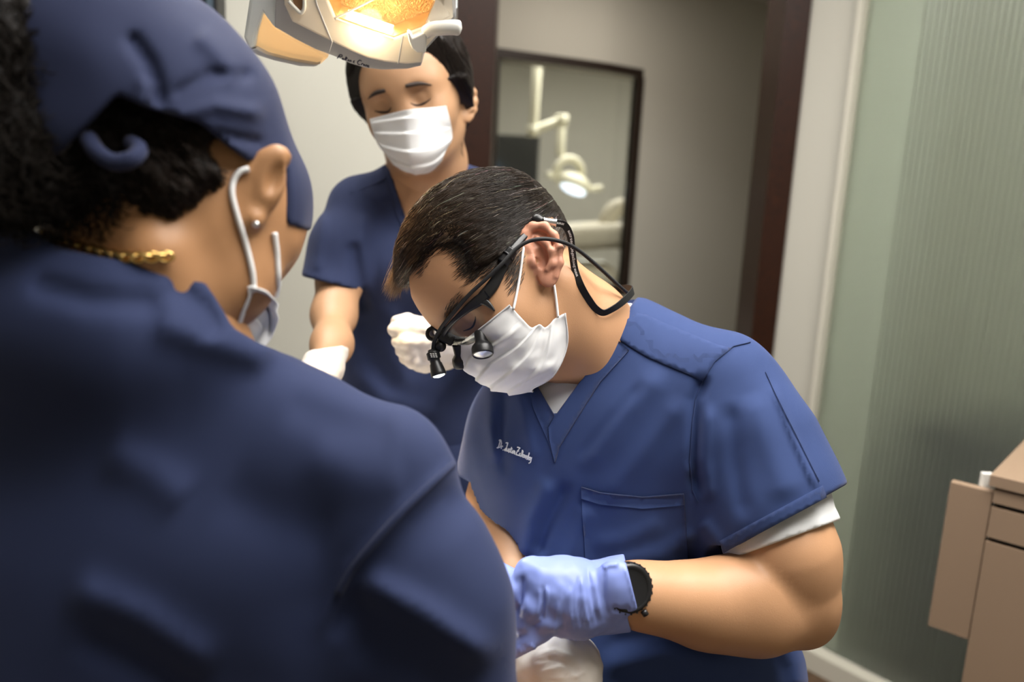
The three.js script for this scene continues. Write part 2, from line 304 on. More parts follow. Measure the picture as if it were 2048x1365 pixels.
struct('wall_header', box(postL, jambR, 2.2, CY, ZD - .12, ZD), M.wall);
struct('wall_left', box(-2.8, -2.7, 0, CY, ZD, 1.9), M.wall);
struct('wall_camera', box(-2.8, 2.8, 0, CY, 1.8, 1.9), M.wall);
struct('wall_right', box(2.6, 2.7, 0, CY, -3.3, 1.9), M.wall);
{ // the brown door casing
  const t = struct('trim_1', box(postL, doorL, 0, 2.2, ZD - .17, ZD + .03), M.wood);
  struct('trim_2', box(doorR, jambR, 0, 2.2, ZD - .17, ZD + .012), M.wood);
  struct('trim_3', box(doorL, doorR, 2.1, 2.2, ZD - .17, ZD + .03), M.wood);
}
// pale strip of wall between the doorway and the glass
const sA = V(jambR, 0, ZD - .005);
struct('wall_strip', slab(sA, gAt(0), 0, CY, .10, gN), M.trimWall);
struct('trim_4', slab(gAt(-.012), gAt(.004), 0, CY, .03, gN.clone().negate()), M.skirting);
// glass partition: a smooth frosted edge, then vertical flutes
{
  const L = 1.9, flute = .016, start = .155, pos = [], idx = [], n = 4;
  const prof = [[0, 0], [start, 0]]; for (let s = start; s < L; s += flute) for (let k = 1; k <= n; k++) prof.push([s + flute * k / n, -.0045 * Math.sin(Math.PI * k / n)]);
  const p2 = prof.concat([[L, .009], [0, .009]]);
  const sh = new THREE.Shape(p2.map(([s, o]) => { const p = gAt(s).addScaledVector(gN, o + .004); return new THREE.Vector2(p.x, -p.z); }));
  const g = new THREE.ExtrudeGeometry(sh, { depth: CY - .07, bevelEnabled: false }); g.rotateX(-Math.PI / 2); g.translate(0, .06, 0); metricUV(g);
  struct('window_1', g, M.frost);
  struct('baseboard_glass', slab(gAt(-.02), gAt(L), 0, .06, .05, gN.clone().multiplyScalar(-1)), M.skirting);
  // what stands behind the glass: the pale end of a partition and a dark room
  struct('wall_end', slab(gAt(-.02).addScaledVector(gN, .03), gAt(.14).addScaledVector(gN, .03), 0, CY, .1, gN), M.ceiling);
  struct('wall_beyond_glass', slab(gAt(.14).addScaledVector(gN, 1.3), gAt(L).addScaledVector(gN, 1.3), 0, CY, .1, gN), M.wall);
  struct('wall_side_glass', slab(gAt(.12).addScaledVector(gN, .1), gAt(.14).addScaledVector(gN, 1.4), 0, CY, .05, gDir.clone().negate()), M.wall);
  struct('ceiling_beyond_glass', slab(gAt(-.0).addScaledVector(gN, .02), gAt(L).addScaledVector(gN, .02), CY, CY + .08, 1.4, gN), M.ceiling);
  const c = thing('storage_cupboard', 'dark low cupboard standing behind the fluted glass partition', 'cupboard', gAt(.45).addScaledVector(gN, .35));
  part('body', slab(gAt(.24).addScaledVector(gN, .12), gAt(1.5).addScaledVector(gN, .12), 0, .74, .5, gN), M.dark, c);
  part('top', slab(gAt(.22).addScaledVector(gN, .10), gAt(1.52).addScaledVector(gN, .10), .74, .78, .54, gN), M.black, c);
}
// corridor beyond the doorway with a curved wall and a framed interior window
const zW = (x) => -3.4 - .53 * (x + .1) - .25 * Math.max(0, x - .35);            // curved course of the wall
function curvedWall(x0, x1, y0, y1, t, n = 14) {
  const a = [], b = []; for (let i = 0; i <= n; i++) { const x = x0 + (x1 - x0) * i / n, z = zW(x) - .16 * Math.sin((x - .24) * 2.2) ** 2 * 0; a.push(new THREE.Vector2(x, -z)); b.unshift(new THREE.Vector2(x, -(z - t))); }
  const g = new THREE.ExtrudeGeometry(new THREE.Shape(a.concat(b)), { depth: y1 - y0, bevelEnabled: false }); g.rotateX(-Math.PI / 2); g.translate(0, y0, 0); metricUV(g); return g;
}
function onCurve(px, py) { const r = rayW(px, py); let t = 2.6; for (let i = 0; i < 4000; i++, t += .001) { if (r.z * t < zW(r.x * t)) break; } return V(r.x * t, 1.38 + r.y * t, r.z * t); }
const wTL = onCurve(1000, 118), wTR = onCurve(1272, 152);
const wx0 = wTL.x, wx1 = wTR.x, wy1 = (wTL.y + wTR.y) / 2, wy0 = .95;
struct('wall_corridor', curvedWall(-1.6, wx0, 0, 2.4, .1), M.wall);
struct('wall_corridor_over', curvedWall(wx0, wx1, wy1, 2.4, .1), M.wall);
struct('wall_corridor_under', curvedWall(wx0, wx1, 0, wy0, .1), M.wall);
struct('wall_corridor_end', curvedWall(wx1, 2.2, 0, 2.4, .1), M.wall);
struct('ceiling_corridor', box(-1.6, 2.2, 2.36, 2.46, -6.4, ZD - .12), M.ceiling);
{
  const w = thing('interior_window', 'dark framed window in the curved corridor wall', 'window', V((wx0 + wx1) / 2, wy0, zW((wx0 + wx1) / 2)));
  w.userData.kind = 'structure'; w.name = 'window_2'; delete w.userData.category;
  const fr = (x0, x1, y0, y1) => curvedWall(x0, x1, y0, y1, .14, 8).translate(0, 0, .02);
  part('frame_top', fr(wx0 - .035, wx1 + .035, wy1, wy1 + .035), M.frame, w);
  part('frame_bottom', fr(wx0 - .035, wx1 + .035, wy0 - .035, wy0), M.frame, w);
  part('frame_side', fr(wx0 - .035, wx0, wy0, wy1), M.frame, w);
  part('frame_side', fr(wx1, wx1 + .042, wy0, wy1), M.frame, w);
  part('pane', curvedWall(wx0, wx1, wy0, wy1, .006, 8).translate(0, 0, -.05), M.pane, w);
}
// the treatment room beyond it
struct('wall_far', box(-1.6, 2.8, 0, 2.4, -6.4, -6.3), M.wall);
struct('wall_far_side', box(-1.7, -1.6, 0, 2.4, -6.4, ZD), M.wall);
struct('wall_far_end', box(2.2, 2.3, 0, 2.4, -6.4, -2.9), M.wall);
areaLight(.4, 2.34, -4.7, 1.0, .5, PANEL_COLOR, 13, .4, 0, -4.7001);
areaLight(.5, 2.34, -2.95, .5, .3, lin(1, .88, .78), 12.0, .5, 0, -2.9501);   // warmer lamp in the corridor
areaLight(gAt(.9).addScaledVector(gN, .7).x, 2.5, gAt(.9).addScaledVector(gN, .7).z, .4, .4, PANEL_COLOR, 0.9, gAt(.9).addScaledVector(gN, .7).x, 0, gAt(.9).addScaledVector(gN, .7).z + 1e-4);
{
  const fit = (x, y, z, w, d, where) => { const t = thing('ceiling_light', where, 'ceiling light', V(x, y, z)); part('frame', box(x - w / 2 - .03, x + w / 2 + .03, y - .012, y, z - d / 2 - .03, z + d / 2 + .03), M.white, t); part('diffuser', box(x - w / 2, x + w / 2, y - .016, y - .008, z - d / 2, z + d / 2), M.panelGlow, t); };
  fit(PANELS[0][0], CY, PANELS[0][1], PANELS[0][2], PANELS[0][3], 'square-edged white ceiling light panel over the treatment chair');
  fit(PANELS[1][0], CY, PANELS[1][1], PANELS[1][2], PANELS[1][3], 'square-edged white ceiling light panel near the fluted glass');
  fit(PANELS[2][0], CY, PANELS[2][1], PANELS[2][2], PANELS[2][3], 'square-edged white ceiling light panel between the two nearest people');
  fit(.4, 2.36, -4.7, 1.0, .5, 'ceiling light panel in the room beyond the framed window');
  fit(.5, 2.36, -2.95, .5, .3, 'small ceiling light panel in the corridor');
  const q = gAt(.9).addScaledVector(gN, .7); fit(q.x, CY, q.z, .4, .4, 'small ceiling light panel behind the fluted glass');
}
{ // surgical light hanging in the far room
  const d = 4.5, P = (x, y, dd = d) => wp(x, y, dd);
  const t = thing('dental_light', 'cream articulated dental light hanging in the far room beyond the framed window', 'dental light', P(1075, 172));
  const cream = std({ color: lin(.80, .77, .60), roughness: .4 });
  const a0 = P(1074, 140), a1 = P(1066, 262), a2 = P(1124, 240), a3 = P(1120, 312), a4 = P(1138, 345);
  a0.y = 2.36; a0.x = a1.x + .01; a0.z = a1.z;
  part('ceiling_pole', tube([a0, a1], .026, 12), cream, t);
  part('upper_arm', merge([tube([a1, a2], .024, 12), lathe([[0, 0], [.034, 0], [.034, 1], [0, 1]], a1.clone().add(V(0, -.03, 0)), a1.clone().add(V(0, .03, 0)), 16)]), cream, t);
  part('lower_arm', merge([tube([a2, a3], .026, 12), lathe([[0, 0], [.036, 0], [.036, 1], [0, 1]], a2.clone().add(V(0, -.03, 0)), a2.clone().add(V(0, .03, 0)), 16)]), cream, t);
  part('yoke', new THREE.TorusGeometry(.075, .022, 12, 28).rotateY(.3).translate(a4.x, a4.y, a4.z), cream, t);
  const h = P(1148, 366);
  part('lamp_head', new THREE.SphereGeometry(1, 24, 14).scale(.10, .055, .08).rotateZ(-.35).translate(h.x, h.y, h.z), cream, t);
  part('lens', new THREE.SphereGeometry(1, 20, 10).scale(.075, .03, .06).rotateZ(-.35).translate(h.x - .005, h.y - .034, h.z + .03), std({ color: lin(.7, .75, .8), emissive: lin(.72, .82, 1), emissiveIntensity: 1.6, roughness: .4 }), t);
  for (const s of [-1, 1]) part('handle', tube([V(h.x + s * .10, h.y - s * .03, h.z), V(h.x + s * .155, h.y - s * .03 + .01, h.z + .03)], .018, 10), cream, t);
  const L = new THREE.SpotLight(lin(.8, .88, 1), 1.5, 0, 1.1, .5, 2); L.position.set(h.x, h.y - .08, h.z + .05); L.target.position.set(h.x, 0, h.z + .1); L.castShadow = true; scene.add(L, L.target);
  // wall screen, left of the light
  const s0 = P(984, 268, 5.4), s1 = P(1080, 268, 5.4);
  const m = thing('wall_monitor', 'black wall monitor with a faint grey image beyond the framed window', 'monitor', V(s0.x, s0.y - .6, s0.z));
  part('case', box(s0.x - .2, s1.x, s0.y - .42, s0.y, s0.z - .04, s0.z), M.black, m);
  const scr = canvasData(128, (u, v) => { const b = Math.exp(-((u - .34) ** 2 + (v - .45) ** 2) * 40) + Math.exp(-((u - .5) ** 2 + (v - .3) ** 2) * 60); return [10 + 60 * b, 16 + 75 * b, 18 + 95 * b]; }, true);
  const sg = new THREE.PlaneGeometry(s1.x - s0.x + .17, .39); sg.translate((s0.x - .2 + s1.x) / 2, s0.y - .21, s0.z + .002);
  part('screen', sg, std({ color: 0x000000, emissive: lin(1, 1, 1), emissiveMap: scr, emissiveIntensity: .8, roughness: .25 }), m);
  part('wall_bracket', box(s0.x - .1, s1.x - .08, s0.y - .3, s0.y - .12, -6.3, s0.z - .04), M.black, m);
  // back of a treatment chair in that room
  const c0 = P(1200, 470, 4.1);
  const c = thing('treatment_chair', 'cream upholstered treatment chair in the far room', 'dental chair', V(c0.x, 0, c0.z));
  const pad = std({ color: lin(.62, .57, .45), roughness: .6 });
  part('backrest', new RoundedBoxGeometry(.62, .12, .5, 4, .05).rotateZ(.12).translate(c0.x - .18, c0.y - .02, c0.z), pad, c);
  part('seat', new RoundedBoxGeometry(.9, .14, .55, 4, .06).translate(c0.x - .35, c0.y - .22, c0.z), pad, c);
  part('headrest', new THREE.TorusGeometry(.085, .045, 12, 24).rotateY(.6).translate(c0.x + .1, c0.y + .06, c0.z), pad, c);
  part('column', lathe([[.16, 0], [.16, .04], [.08, .1], [.08, 1]], V(c0.x - .35, 0, c0.z), V(c0.x - .35, c0.y - .28, c0.z)), M.white, c);
}
{ // monitor arm corner above the assistant's cap
  const a = wp(434, 0, 1.7), z = a.z;
  const m = thing('wall_screen', 'black screen edge on the pale wall above the cap', 'monitor', V(a.x - .25, a.y, z));
  part('case', box(a.x - .55, a.x, a.y - .03, a.y + .36, z - .05, z), M.black, m);
  part('screen', box(a.x - .535, a.x - .022, a.y - .012, a.y + .345, z - .01, z + .003), std({ color: lin(.006, .006, .008), roughness: .15 }), m);
  part('bezel_edge', box(a.x - .021, a.x - .008, a.y - .03, a.y + .36, z - .01, z + .006), std({ color: lin(.05, .07, .09), roughness: .3 }), m);
  part('wall_arm', box(a.x - .34, a.x - .22, a.y + .1, a.y + .22, ZD, z - .05), M.black, m);
}
{ // beige cabinet at the glass: front plane from three sightings at one height
  const y0 = wp(1900, 965, 1.32).y, yT = y0;
  const at = (px, py) => { const r = rayW(px, py), t = (yT - 1.38) / r.y; return V(r.x * t, yT, r.z * t); };
  const A = at(1900, 966), B = at(1976, 985), dir = B.clone().sub(A).setY(0).normalize(), nrm = V(dir.z, 0, -dir.x); if (nrm.dot(V(.3, 0, -1)) < 0) nrm.negate();
  const on = (px, py) => hitPlane(px, py, [nrm.x, 0, nrm.z], [A.x, 0, A.z]);
  const s = (px, py) => on(px, py).sub(A).setY(0).dot(dir);
  const X = (k, o = 0) => A.clone().setY(0).addScaledVector(dir, k).addScaledVector(nrm, o);
  const sF0 = 0, sF1 = s(1978, 990), yB = on(1880, 1262).y;
  const c = thing('supply_cabinet', 'beige drawer cabinet with a side leaf standing by the fluted glass', 'cabinet', X(sF1 + .2, .2));
  const r = (a, b, y0, y1, o0, o1) => slab(X(a, o0), X(b, o0), y0, y1, o1 - o0, nrm);
  const d1 = on(2010, 1017).y, d2 = on(2010, 1089).y, w = .46;
  part('side_leaf', r(sF0, sF1 + .004, yB, y0, .004, .022), M.cabinet, c);
  part('body', r(sF1 + .006, sF1 + w, .06, y0 + .012, .02, .42), M.cabinet, c);
  const dr = [[y0 + .008, d1 + .004], [d1 - .004, d2 + .004], [d2 - .004, .5], [.49, .08]];
  for (const [t, b] of dr) part('drawer', r(sF1 + .006, sF1 + w - .004, b, t, 0, .02), M.cabinet, c);
  for (const y of [d1, d2]) part('finger_groove', r(sF1 + .012, sF1 + w - .01, y - .004, y + .004, .012, .02), M.dark, c);
  part('worktop', r(sF1 - .002, sF1 + w + .01, y0 + .012, y0 + .03, -.004, .43), M.cabinet, c);
  part('plinth', r(sF1 + .02, sF1 + w - .02, 0, .06, .05, .4), M.dark, c);
  const q = X(sF1 - .012, .03);
  tag(part('paper_slip', new RoundedBoxGeometry(.018, .036, .01, 2, .002).translate(q.x, y0 + .005, q.z), M.white), 'small white paper edge between the beige leaf and the cabinet', 'paper');
}
// ------------------------------------------------------------------ heads, hands, masks
const nrm3 = (v) => { const l = Math.hypot(...v); return v.map(c => c / l); };
const cross3 = (a, b) => [a[1] * b[2] - a[2] * b[1], a[2] * b[0] - a[0] * b[2], a[0] * b[1] - a[1] * b[0]];
const dot3 = (a, b) => a[0] * b[0] + a[1] * b[1] + a[2] * b[2];
const mix3 = (a, b, t) => [a[0] + (b[0] - a[0]) * t, a[1] + (b[1] - a[1]) * t, a[2] + (b[2] - a[2]) * t];
const mul3 = (a, b) => [a[0] * b[0], a[1] * b[1], a[2] * b[2]];
// head frame: origin between the ears, F forward, U up, L to the person's left
function headFrame(C, F, U, s = 1) {
  F = nrm3(F); const k = dot3(F, U); U = nrm3([U[0] - k * F[0], U[1] - k * F[1], U[2] - k * F[2]]); const L = cross3(U, F);
  const fr = { C, F, U, L, s };
  fr.out = (f, u, l) => [C[0] + s * (f * F[0] + u * U[0] + l * L[0]), C[1] + s * (f * F[1] + u * U[1] + l * L[1]), C[2] + s * (f * F[2] + u * U[2] + l * L[2])];
  fr.in = (x, y, z) => { const p = [x - C[0], y - C[1], z - C[2]]; return [dot3(p, F) / s, dot3(p, U) / s, dot3(p, L) / s]; };
  fr.mirror = (p) => { const q = fr.in(...p); return fr.out(q[0], q[1], -q[2]); };
  fr.field = (g) => (x, y, z) => { const px = x - C[0], py = y - C[1], pz = z - C[2]; return s * g((px * F[0] + py * F[1] + pz * F[2]) / s, (px * U[0] + py * U[1] + pz * U[2]) / s, (px * L[0] + py * L[1] + pz * L[2]) / s); };
  return fr;
}
// the bare head, in head coordinates (f, u, l); symmetric, so l is folded
function headShape({ chin = -.1, throatEnd = [-.02, -.10, 0], lids = 0 } = {}) {
  const cran = ellip([-.004, .034, 0], [.096, .087, .075]), fore = ellip([.03, .03, 0], [.068, .07, .062]), face = ellip([.036, -.022, 0], [.056, .075, .058]);
  const jawB = ellip([.036, -.066, 0], [.046, .042, .046]), chinB = ball([.076, chin + .014, 0], .019), jawL = capsule([-.004, -.05, .05], [.066, chin + .012, .016], .017, .017);
  const brow = capsule([.086, .017, .012], [.072, .02, .045], .011, .010), cheek = ball([.062, -.03, .042], .021), nose = capsule([.088, .006, 0], [.103, -.033, 0], .0075, .0095), wing = ball([.093, -.038, .0105], .0082);
  const socket = ball([.103, -.001, .031], .0145), eye = ball([.0775, -.003, .031], .0128), upLid = capsule([.083, .002, .02], [.079, .002, .043], .0085, .008), lips = capsule([.091, -.068, 0], [.085, -.068, .02], .0075, .005), lipL = capsule([.089, -.078, 0], [.084, -.077, .016], .0075, .005);
  const throat = capsule([.02, -.06, 0], throatEnd, .045, .046);
  return (f, u, l) => {
    l = Math.abs(l);
    let d = smin(cran(f, u, l), fore(f, u, l), .05); d = smin(d, face(f, u, l), .04); d = smin(d, jawB(f, u, l), .03); d = smin(d, throat(f, u, l), .03);
    if (d > .07) return d;
    d = smin(d, chinB(f, u, l), .025); d = smin(d, jawL(f, u, l), .025); d = smin(d, cheek(f, u, l), .03); d = smin(d, brow(f, u, l), .018);
    d = smax(d, -socket(f, u, l), .016); d = smin(d, eye(f, u, l), .004); if (lids) d = smin(d, upLid(f, u, l), .005);
    d = smin(d, nose(f, u, l), .014); d = smin(d, wing(f, u, l), .008); d = smin(d, lips(f, u, l), .008); d = smin(d, lipL(f, u, l), .006);
    return d;
  };
}
// ear in head coordinates on the side s (+1 left, -1 right); tilt leans its top backwards, flare opens it from the skull
function earShape(s, { at = [-.012, -.004, .072], tilt = .4, flare = .5, size = 1 } = {}) {
  const ct = Math.cos(tilt), st = Math.sin(tilt), cf = Math.cos(flare), sf = Math.sin(flare);
  const E = (a, b, c) => [a, b, c]; // a: back, b: up, c: out of the ear's plane
  const plate = ellip([.004, .001, -.002], [.0165, .029, .0035]), lobe = ellip([-.002, -.026, -.001], [.0095, .0105, .0042]), concha = ellip([-.0005, -.005, .0045], [.0085, .0125, .0075]), canal = ball([-.007, -.006, -.001], .005), scapha = capsule([.004, .018, .006], [.0135, .004, .0055], .0045, .0035), tri = ellip([-.002, .013, .004], [.006, .006, .004]);
  const chain = (pts, r) => { const fs = []; for (let i = 0; i < pts.length - 1; i++) fs.push([capsule(pts[i], pts[i + 1], r[i], r[i + 1]), .006]); return union(fs); };
  const helix = chain([[-.008, -.002, .002], [-.012, .012, .002], [-.009, .025, .0025], [.001, .0305, .003], [.0125, .026, .0035], [.0185, .013, .0035], [.019, -.002, .003], [.0145, -.016, .002], [.006, -.028, .001]], [.0022, .0034, .0038, .0038, .0038, .0036, .0034, .0032, .003]);
  const anti = chain([[.001, .017, .003], [.008, .008, .0045], [.0105, -.004, .0045], [.007, -.015, .004], [.0, -.019, .0035]], [.0025, .003, .0032, .0032, .003]);
  const tragus = ellip([-.011, -.006, .003], [.0045, .006, .0035]), root = capsule([-.006, -.012, -.006], [-.004, .012, -.006], .008, .008);
  return (f, u, l) => {
    let x = -(f - at[0]), y = u - at[1], z = s * l - at[2];
    if (Math.abs(x) > .06 || Math.abs(y) > .06 || Math.abs(z) > .05) return Math.hypot(x, y, z) - .045;
    x /= size; y /= size; z /= size;
    let a = x * ct - y * st, b = x * st + y * ct;           // lean back
    const a2 = a * cf + z * sf, c2 = -a * sf + z * cf;      // flare out
    a = a2; const c = c2;
    let d = smin(plate(a, b, c), lobe(a, b, c), .006); d = smin(d, root(a, b, c), .006);
    d = smax(d, -concha(a, b, c), .003); d = smax(d, -scapha(a, b, c), .002); d = smax(d, -tri(a, b, c), .002);
    d = smin(d, helix(a, b, c), .0025); d = smin(d, anti(a, b, c), .0025); d = smin(d, tragus(a, b, c), .003); d = smax(d, -canal(a, b, c), .002);
    return d * size;
  };
}
// signed px distance to a polygon (negative inside)
function polyDist(poly) {
  return (x, y) => { let best = 1e9, c = false; for (let i = 0, j = poly.length - 1; i < poly.length; j = i++) { const [ax, ay] = poly[j], [bx, by] = poly[i], dx = bx - ax, dy = by - ay, t = clamp(((x - ax) * dx + (y - ay) * dy) / (dx * dx + dy * dy), 0, 1), d = Math.hypot(x - ax - dx * t, y - ay - dy * t); if (d < best) best = d; if ((by > y) !== (ay > y) && x < dx * -1 * (y - by) / (ay - by) + bx) c = !c; } return c ? -best : best; };
}
const toPx = (x, y, z) => [x / -z * FOC + W / 2, H / 2 - y / -z * FOC];
// prism along the sight lines of a px polygon between two depths (a cutter)
function prism(poly, d0, d1) { const q = polyDist(poly); return (x, y, z) => { if (z > -.05) return 1; const [px, py] = toPx(x, y, z), d = -z; return Math.max(q(px, py) / FOC * d, d0 - d, d - d1); }; }
// smooth surface through a grid of lens points, with thickness; lift(u, v) displaces along the normal
function sheet(rows, nu, nv, thick, lift) {
  const C = (P, t) => { const n = P.length - 1, s = clamp(t * n, 0, n - 1e-6), i = Math.floor(s), f = s - i, a = P[Math.max(i - 1, 0)], b = P[i], c = P[i + 1], d = P[Math.min(i + 2, n)]; return [0, 1, 2].map(k => .5 * (2 * b[k] + (c[k] - a[k]) * f + (2 * a[k] - 5 * b[k] + 4 * c[k] - d[k]) * f * f + (3 * b[k] - a[k] - 3 * c[k] + d[k]) * f * f * f)); };
  const S = (u, v) => C(rows.map(r => C(r, u)), v), pos = [], N = [];
  for (let j = 0; j <= nv; j++) for (let i = 0; i <= nu; i++) {
    const u = i / nu, v = j / nv, p = S(u, v), e = .004, a = S(Math.min(u + e, 1), v), b = S(Math.max(u - e, 0), v), c = S(u, Math.min(v + e, 1)), d = S(u, Math.max(v - e, 0));
    const n = nrm3(cross3([a[0] - b[0], a[1] - b[1], a[2] - b[2]], [c[0] - d[0], c[1] - d[1], c[2] - d[2]])); pos.push(p); N.push(n);
  }
  // outward = away from the mean of the grid
  const m = [0, 0, 0]; for (const p of pos) for (let k = 0; k < 3; k++) m[k] += p[k] / pos.length; let sg = 0; pos.forEach((p, i) => sg += dot3(N[i], [p[0] - m[0], p[1] - m[1], p[2] - m[2]])); const s = sg < 0 ? -1 : 1;
  const out = [], uv = []; for (const side of [0, 1]) pos.forEach((p, i) => { const u = (i % (nu + 1)) / nu, v = Math.floor(i / (nu + 1)) / nv, h = (lift ? lift(u, v) : 0) - side * thick; out.push(p[0] + N[i][0] * s * h, p[1] + N[i][1] * s * h, p[2] + N[i][2] * s * h); uv.push(u * .18, v * .1); });
  const idx = [], n1 = nu + 1, half = n1 * (nv + 1), Q = (a, b, c, d) => s > 0 ? idx.push(a, b, c, a, c, d) : idx.push(a, c, b, a, d, c);
  for (let j = 0; j < nv; j++) for (let i = 0; i < nu; i++) { const a = j * n1 + i; Q(a, a + 1, a + n1 + 1, a + n1); Q(half + a, half + a + n1, half + a + n1 + 1, half + a + 1); }
  for (let i = 0; i < nu; i++) { Q(i + 1, i, half + i, half + i + 1); const a = nv * n1 + i; Q(a, a + 1, half + a + 1, half + a); }
  for (let j = 0; j < nv; j++) { const a = j * n1; Q(a, a + n1, half + a + n1, half + a); const b = a + nu; Q(b + n1, b, half + b, half + b + n1); }
  const g = new THREE.BufferGeometry(); g.setAttribute('position', new THREE.Float32BufferAttribute(out, 3)); g.setAttribute('uv', new THREE.Float32BufferAttribute(uv, 2)); g.setIndex(idx);
  g.computeVertexNormals(); fromCam(g); return g;
}
// chain of tapered capsules through [px, py, depth, radius px]
function limb(pts, k = .02) { const fs = []; for (let i = 0; i < pts.length - 1; i++) { const a = pts[i], b = pts[i + 1]; fs.push([capsule(cp(a[0], a[1], a[2]), cp(b[0], b[1], b[2]), pr(a[3], a[2]), pr(b[3], b[2])), k]); } return union(fs); }
const pball = (px, py, d, r) => ball(cp(px, py, d), pr(r, d));
const pell = (px, py, d, rx, ry, rz) => ellip(cp(px, py, d), [pr(rx, d), pr(ry, d), rz]);
// hair strands: curves in the lens frame -> one mesh, coloured per strand
function strandMesh(curves, colors, r0 = .00022, seg = 3) {
  const pos = [], nor = [], col = [], idx = [];
  curves.forEach((P, q) => {
    const n = P.length, c = colors[q]; let up = null; const base = pos.length / 3;
    for (let i = 0; i < n; i++) {
      const a = P[Math.max(i - 1, 0)], b = P[Math.min(i + 1, n - 1)], t = nrm3([b[0] - a[0] + 1e-9, b[1] - a[1], b[2] - a[2]]);
      if (!up) up = Math.abs(t[2]) < .9 ? [0, 0, 1] : [0, 1, 0]; const k = dot3(up, t); up = nrm3([up[0] - k * t[0], up[1] - k * t[1], up[2] - k * t[2]]); const bi = cross3(t, up), r = r0 * (i === n - 1 ? .15 : 1 - .5 * i / n);
      for (let s = 0; s < seg; s++) { const an = s / seg * 6.2832, ca = Math.cos(an), sa = Math.sin(an), d = [up[0] * ca + bi[0] * sa, up[1] * ca + bi[1] * sa, up[2] * ca + bi[2] * sa]; pos.push(P[i][0] + d[0] * r, P[i][1] + d[1] * r, P[i][2] + d[2] * r); nor.push(...d); col.push(...c); }
    }
    for (let i = 0; i < n - 1; i++) for (let s = 0; s < seg; s++) { const a = base + i * seg + s, b = base + i * seg + (s + 1) % seg; idx.push(a, b, a + seg, b, b + seg, a + seg); }
  });
  const g = new THREE.BufferGeometry(); g.setAttribute('position', new THREE.Float32BufferAttribute(pos, 3)); g.setAttribute('normal', new THREE.Float32BufferAttribute(nor, 3)); g.setAttribute('color', new THREE.Float32BufferAttribute(col, 3)); g.setIndex(idx); fromCam(g); return g;
}
function joinColoured(list) { return mergeGeometries(list.map(g => { const h = g.index ? g.toNonIndexed() : g; h.userData = {}; if (!h.attributes.uv) h.setAttribute('uv', new THREE.Float32BufferAttribute(new Float32Array(h.attributes.position.count * 2), 2)); if (!h.attributes.color) h.setAttribute('color', new THREE.Float32BufferAttribute(new Float32Array(h.attributes.position.count * 3).fill(1), 3)); return h; })); }

// pull a px/depth point in front of a field by `off` metres where it would sink in
function hug(f, a, off, d0, d1) { const s = sight(f, a[0], a[1], d0, d1, .003); return s && s.d - off < a[2] ? [a[0], a[1], s.d - off, ...a.slice(3)] : a; }
function lay(f, a, off, d0, d1) { const s = sight(f, a[0], a[1], d0, d1, .003); return s ? [a[0], a[1], s.d - off, ...a.slice(3)] : a; }
// ------------------------------------------------------------------ the dentist
const dentist = thing('person', 'person in blue scrubs and white mask bending over blue gloved hands, embroidered name on chest', 'person', V(wp(1300, 1365, .98).x, 0, wp(1300, 1365, .98).z));
const DH = headFrame(cp(1025, 553, .9), [-.64, -.64, .42], [-.707, .707, 0], .975);
const dHeadL = headShape({ chin: -.086, lids: 1 });
const dEarL = earShape(1, { at: [-.001, -.009, .080], tilt: .5, flare: .45, size: 1.03 }), dEarR = earShape(-1, { at: [-.001, -.009, .080], tilt: .5, flare: .45, size: 1.03 });
const dBare = DH.field(dHeadL);
const dNeck = limb([[1110, 612, .905, 84], [1162, 674, .925, 85], [1246, 752, .96, 86]], .05);
const dHead = (() => { const e1 = DH.field(dEarL), e2 = DH.field(dEarR), mus = capsule(cp(1128, 560, .858), cp(1195, 735, .885), .011, .014); return (x, y, z) => { let d = smin(dBare(x, y, z), dNeck(x, y, z), .03); if (d < .06) d = smin(d, mus(x, y, z), .03); d = smin(d, e1(x, y, z), .006); return smin(d, e2(x, y, z), .006); }; })();
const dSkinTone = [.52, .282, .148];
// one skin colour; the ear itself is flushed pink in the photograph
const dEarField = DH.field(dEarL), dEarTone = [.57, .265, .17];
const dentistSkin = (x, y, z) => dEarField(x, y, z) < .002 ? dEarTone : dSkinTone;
// arms
const dArmUp = limb([[1455, 800, .87, 88], [1530, 980, .85, 92], [1574, 1110, .822, 90], [1590, 1160, .822, 82]], .03);
const dArmL = (() => {
  const up = limb([[1455, 800, .87, 88], [1530, 980, .85, 92], [1574, 1110, .822, 90], [1598, 1190, .822, 74]], .03);
  const lo = limb([[1585, 1205, .83, 76], [1500, 1206, .812, 76], [1420, 1206, .80, 72], [1340, 1200, .785, 58], [1270, 1190, .772, 50], [1225, 1186, .767, 48]], .03);
  const ole = pball(1612, 1240, .835, 46), bel = pball(1500, 1175, .80, 46), ext = limb([[1610, 1200, .82, 46], [1520, 1240, .81, 44], [1400, 1240, .8, 36]], .03);
  const low = union([[lo, 0], [ole, .03], [bel, .03], [ext, .03]]); return union([[up, 0], [low, .008]]);
})();
const dArmR = limb([[1040, 860, 1.03, 70], [1000, 985, 1.02, 52], [990, 1035, 1.0, 50], [1022, 1110, .93, 42], [1030, 1150, .90, 38]], .03);
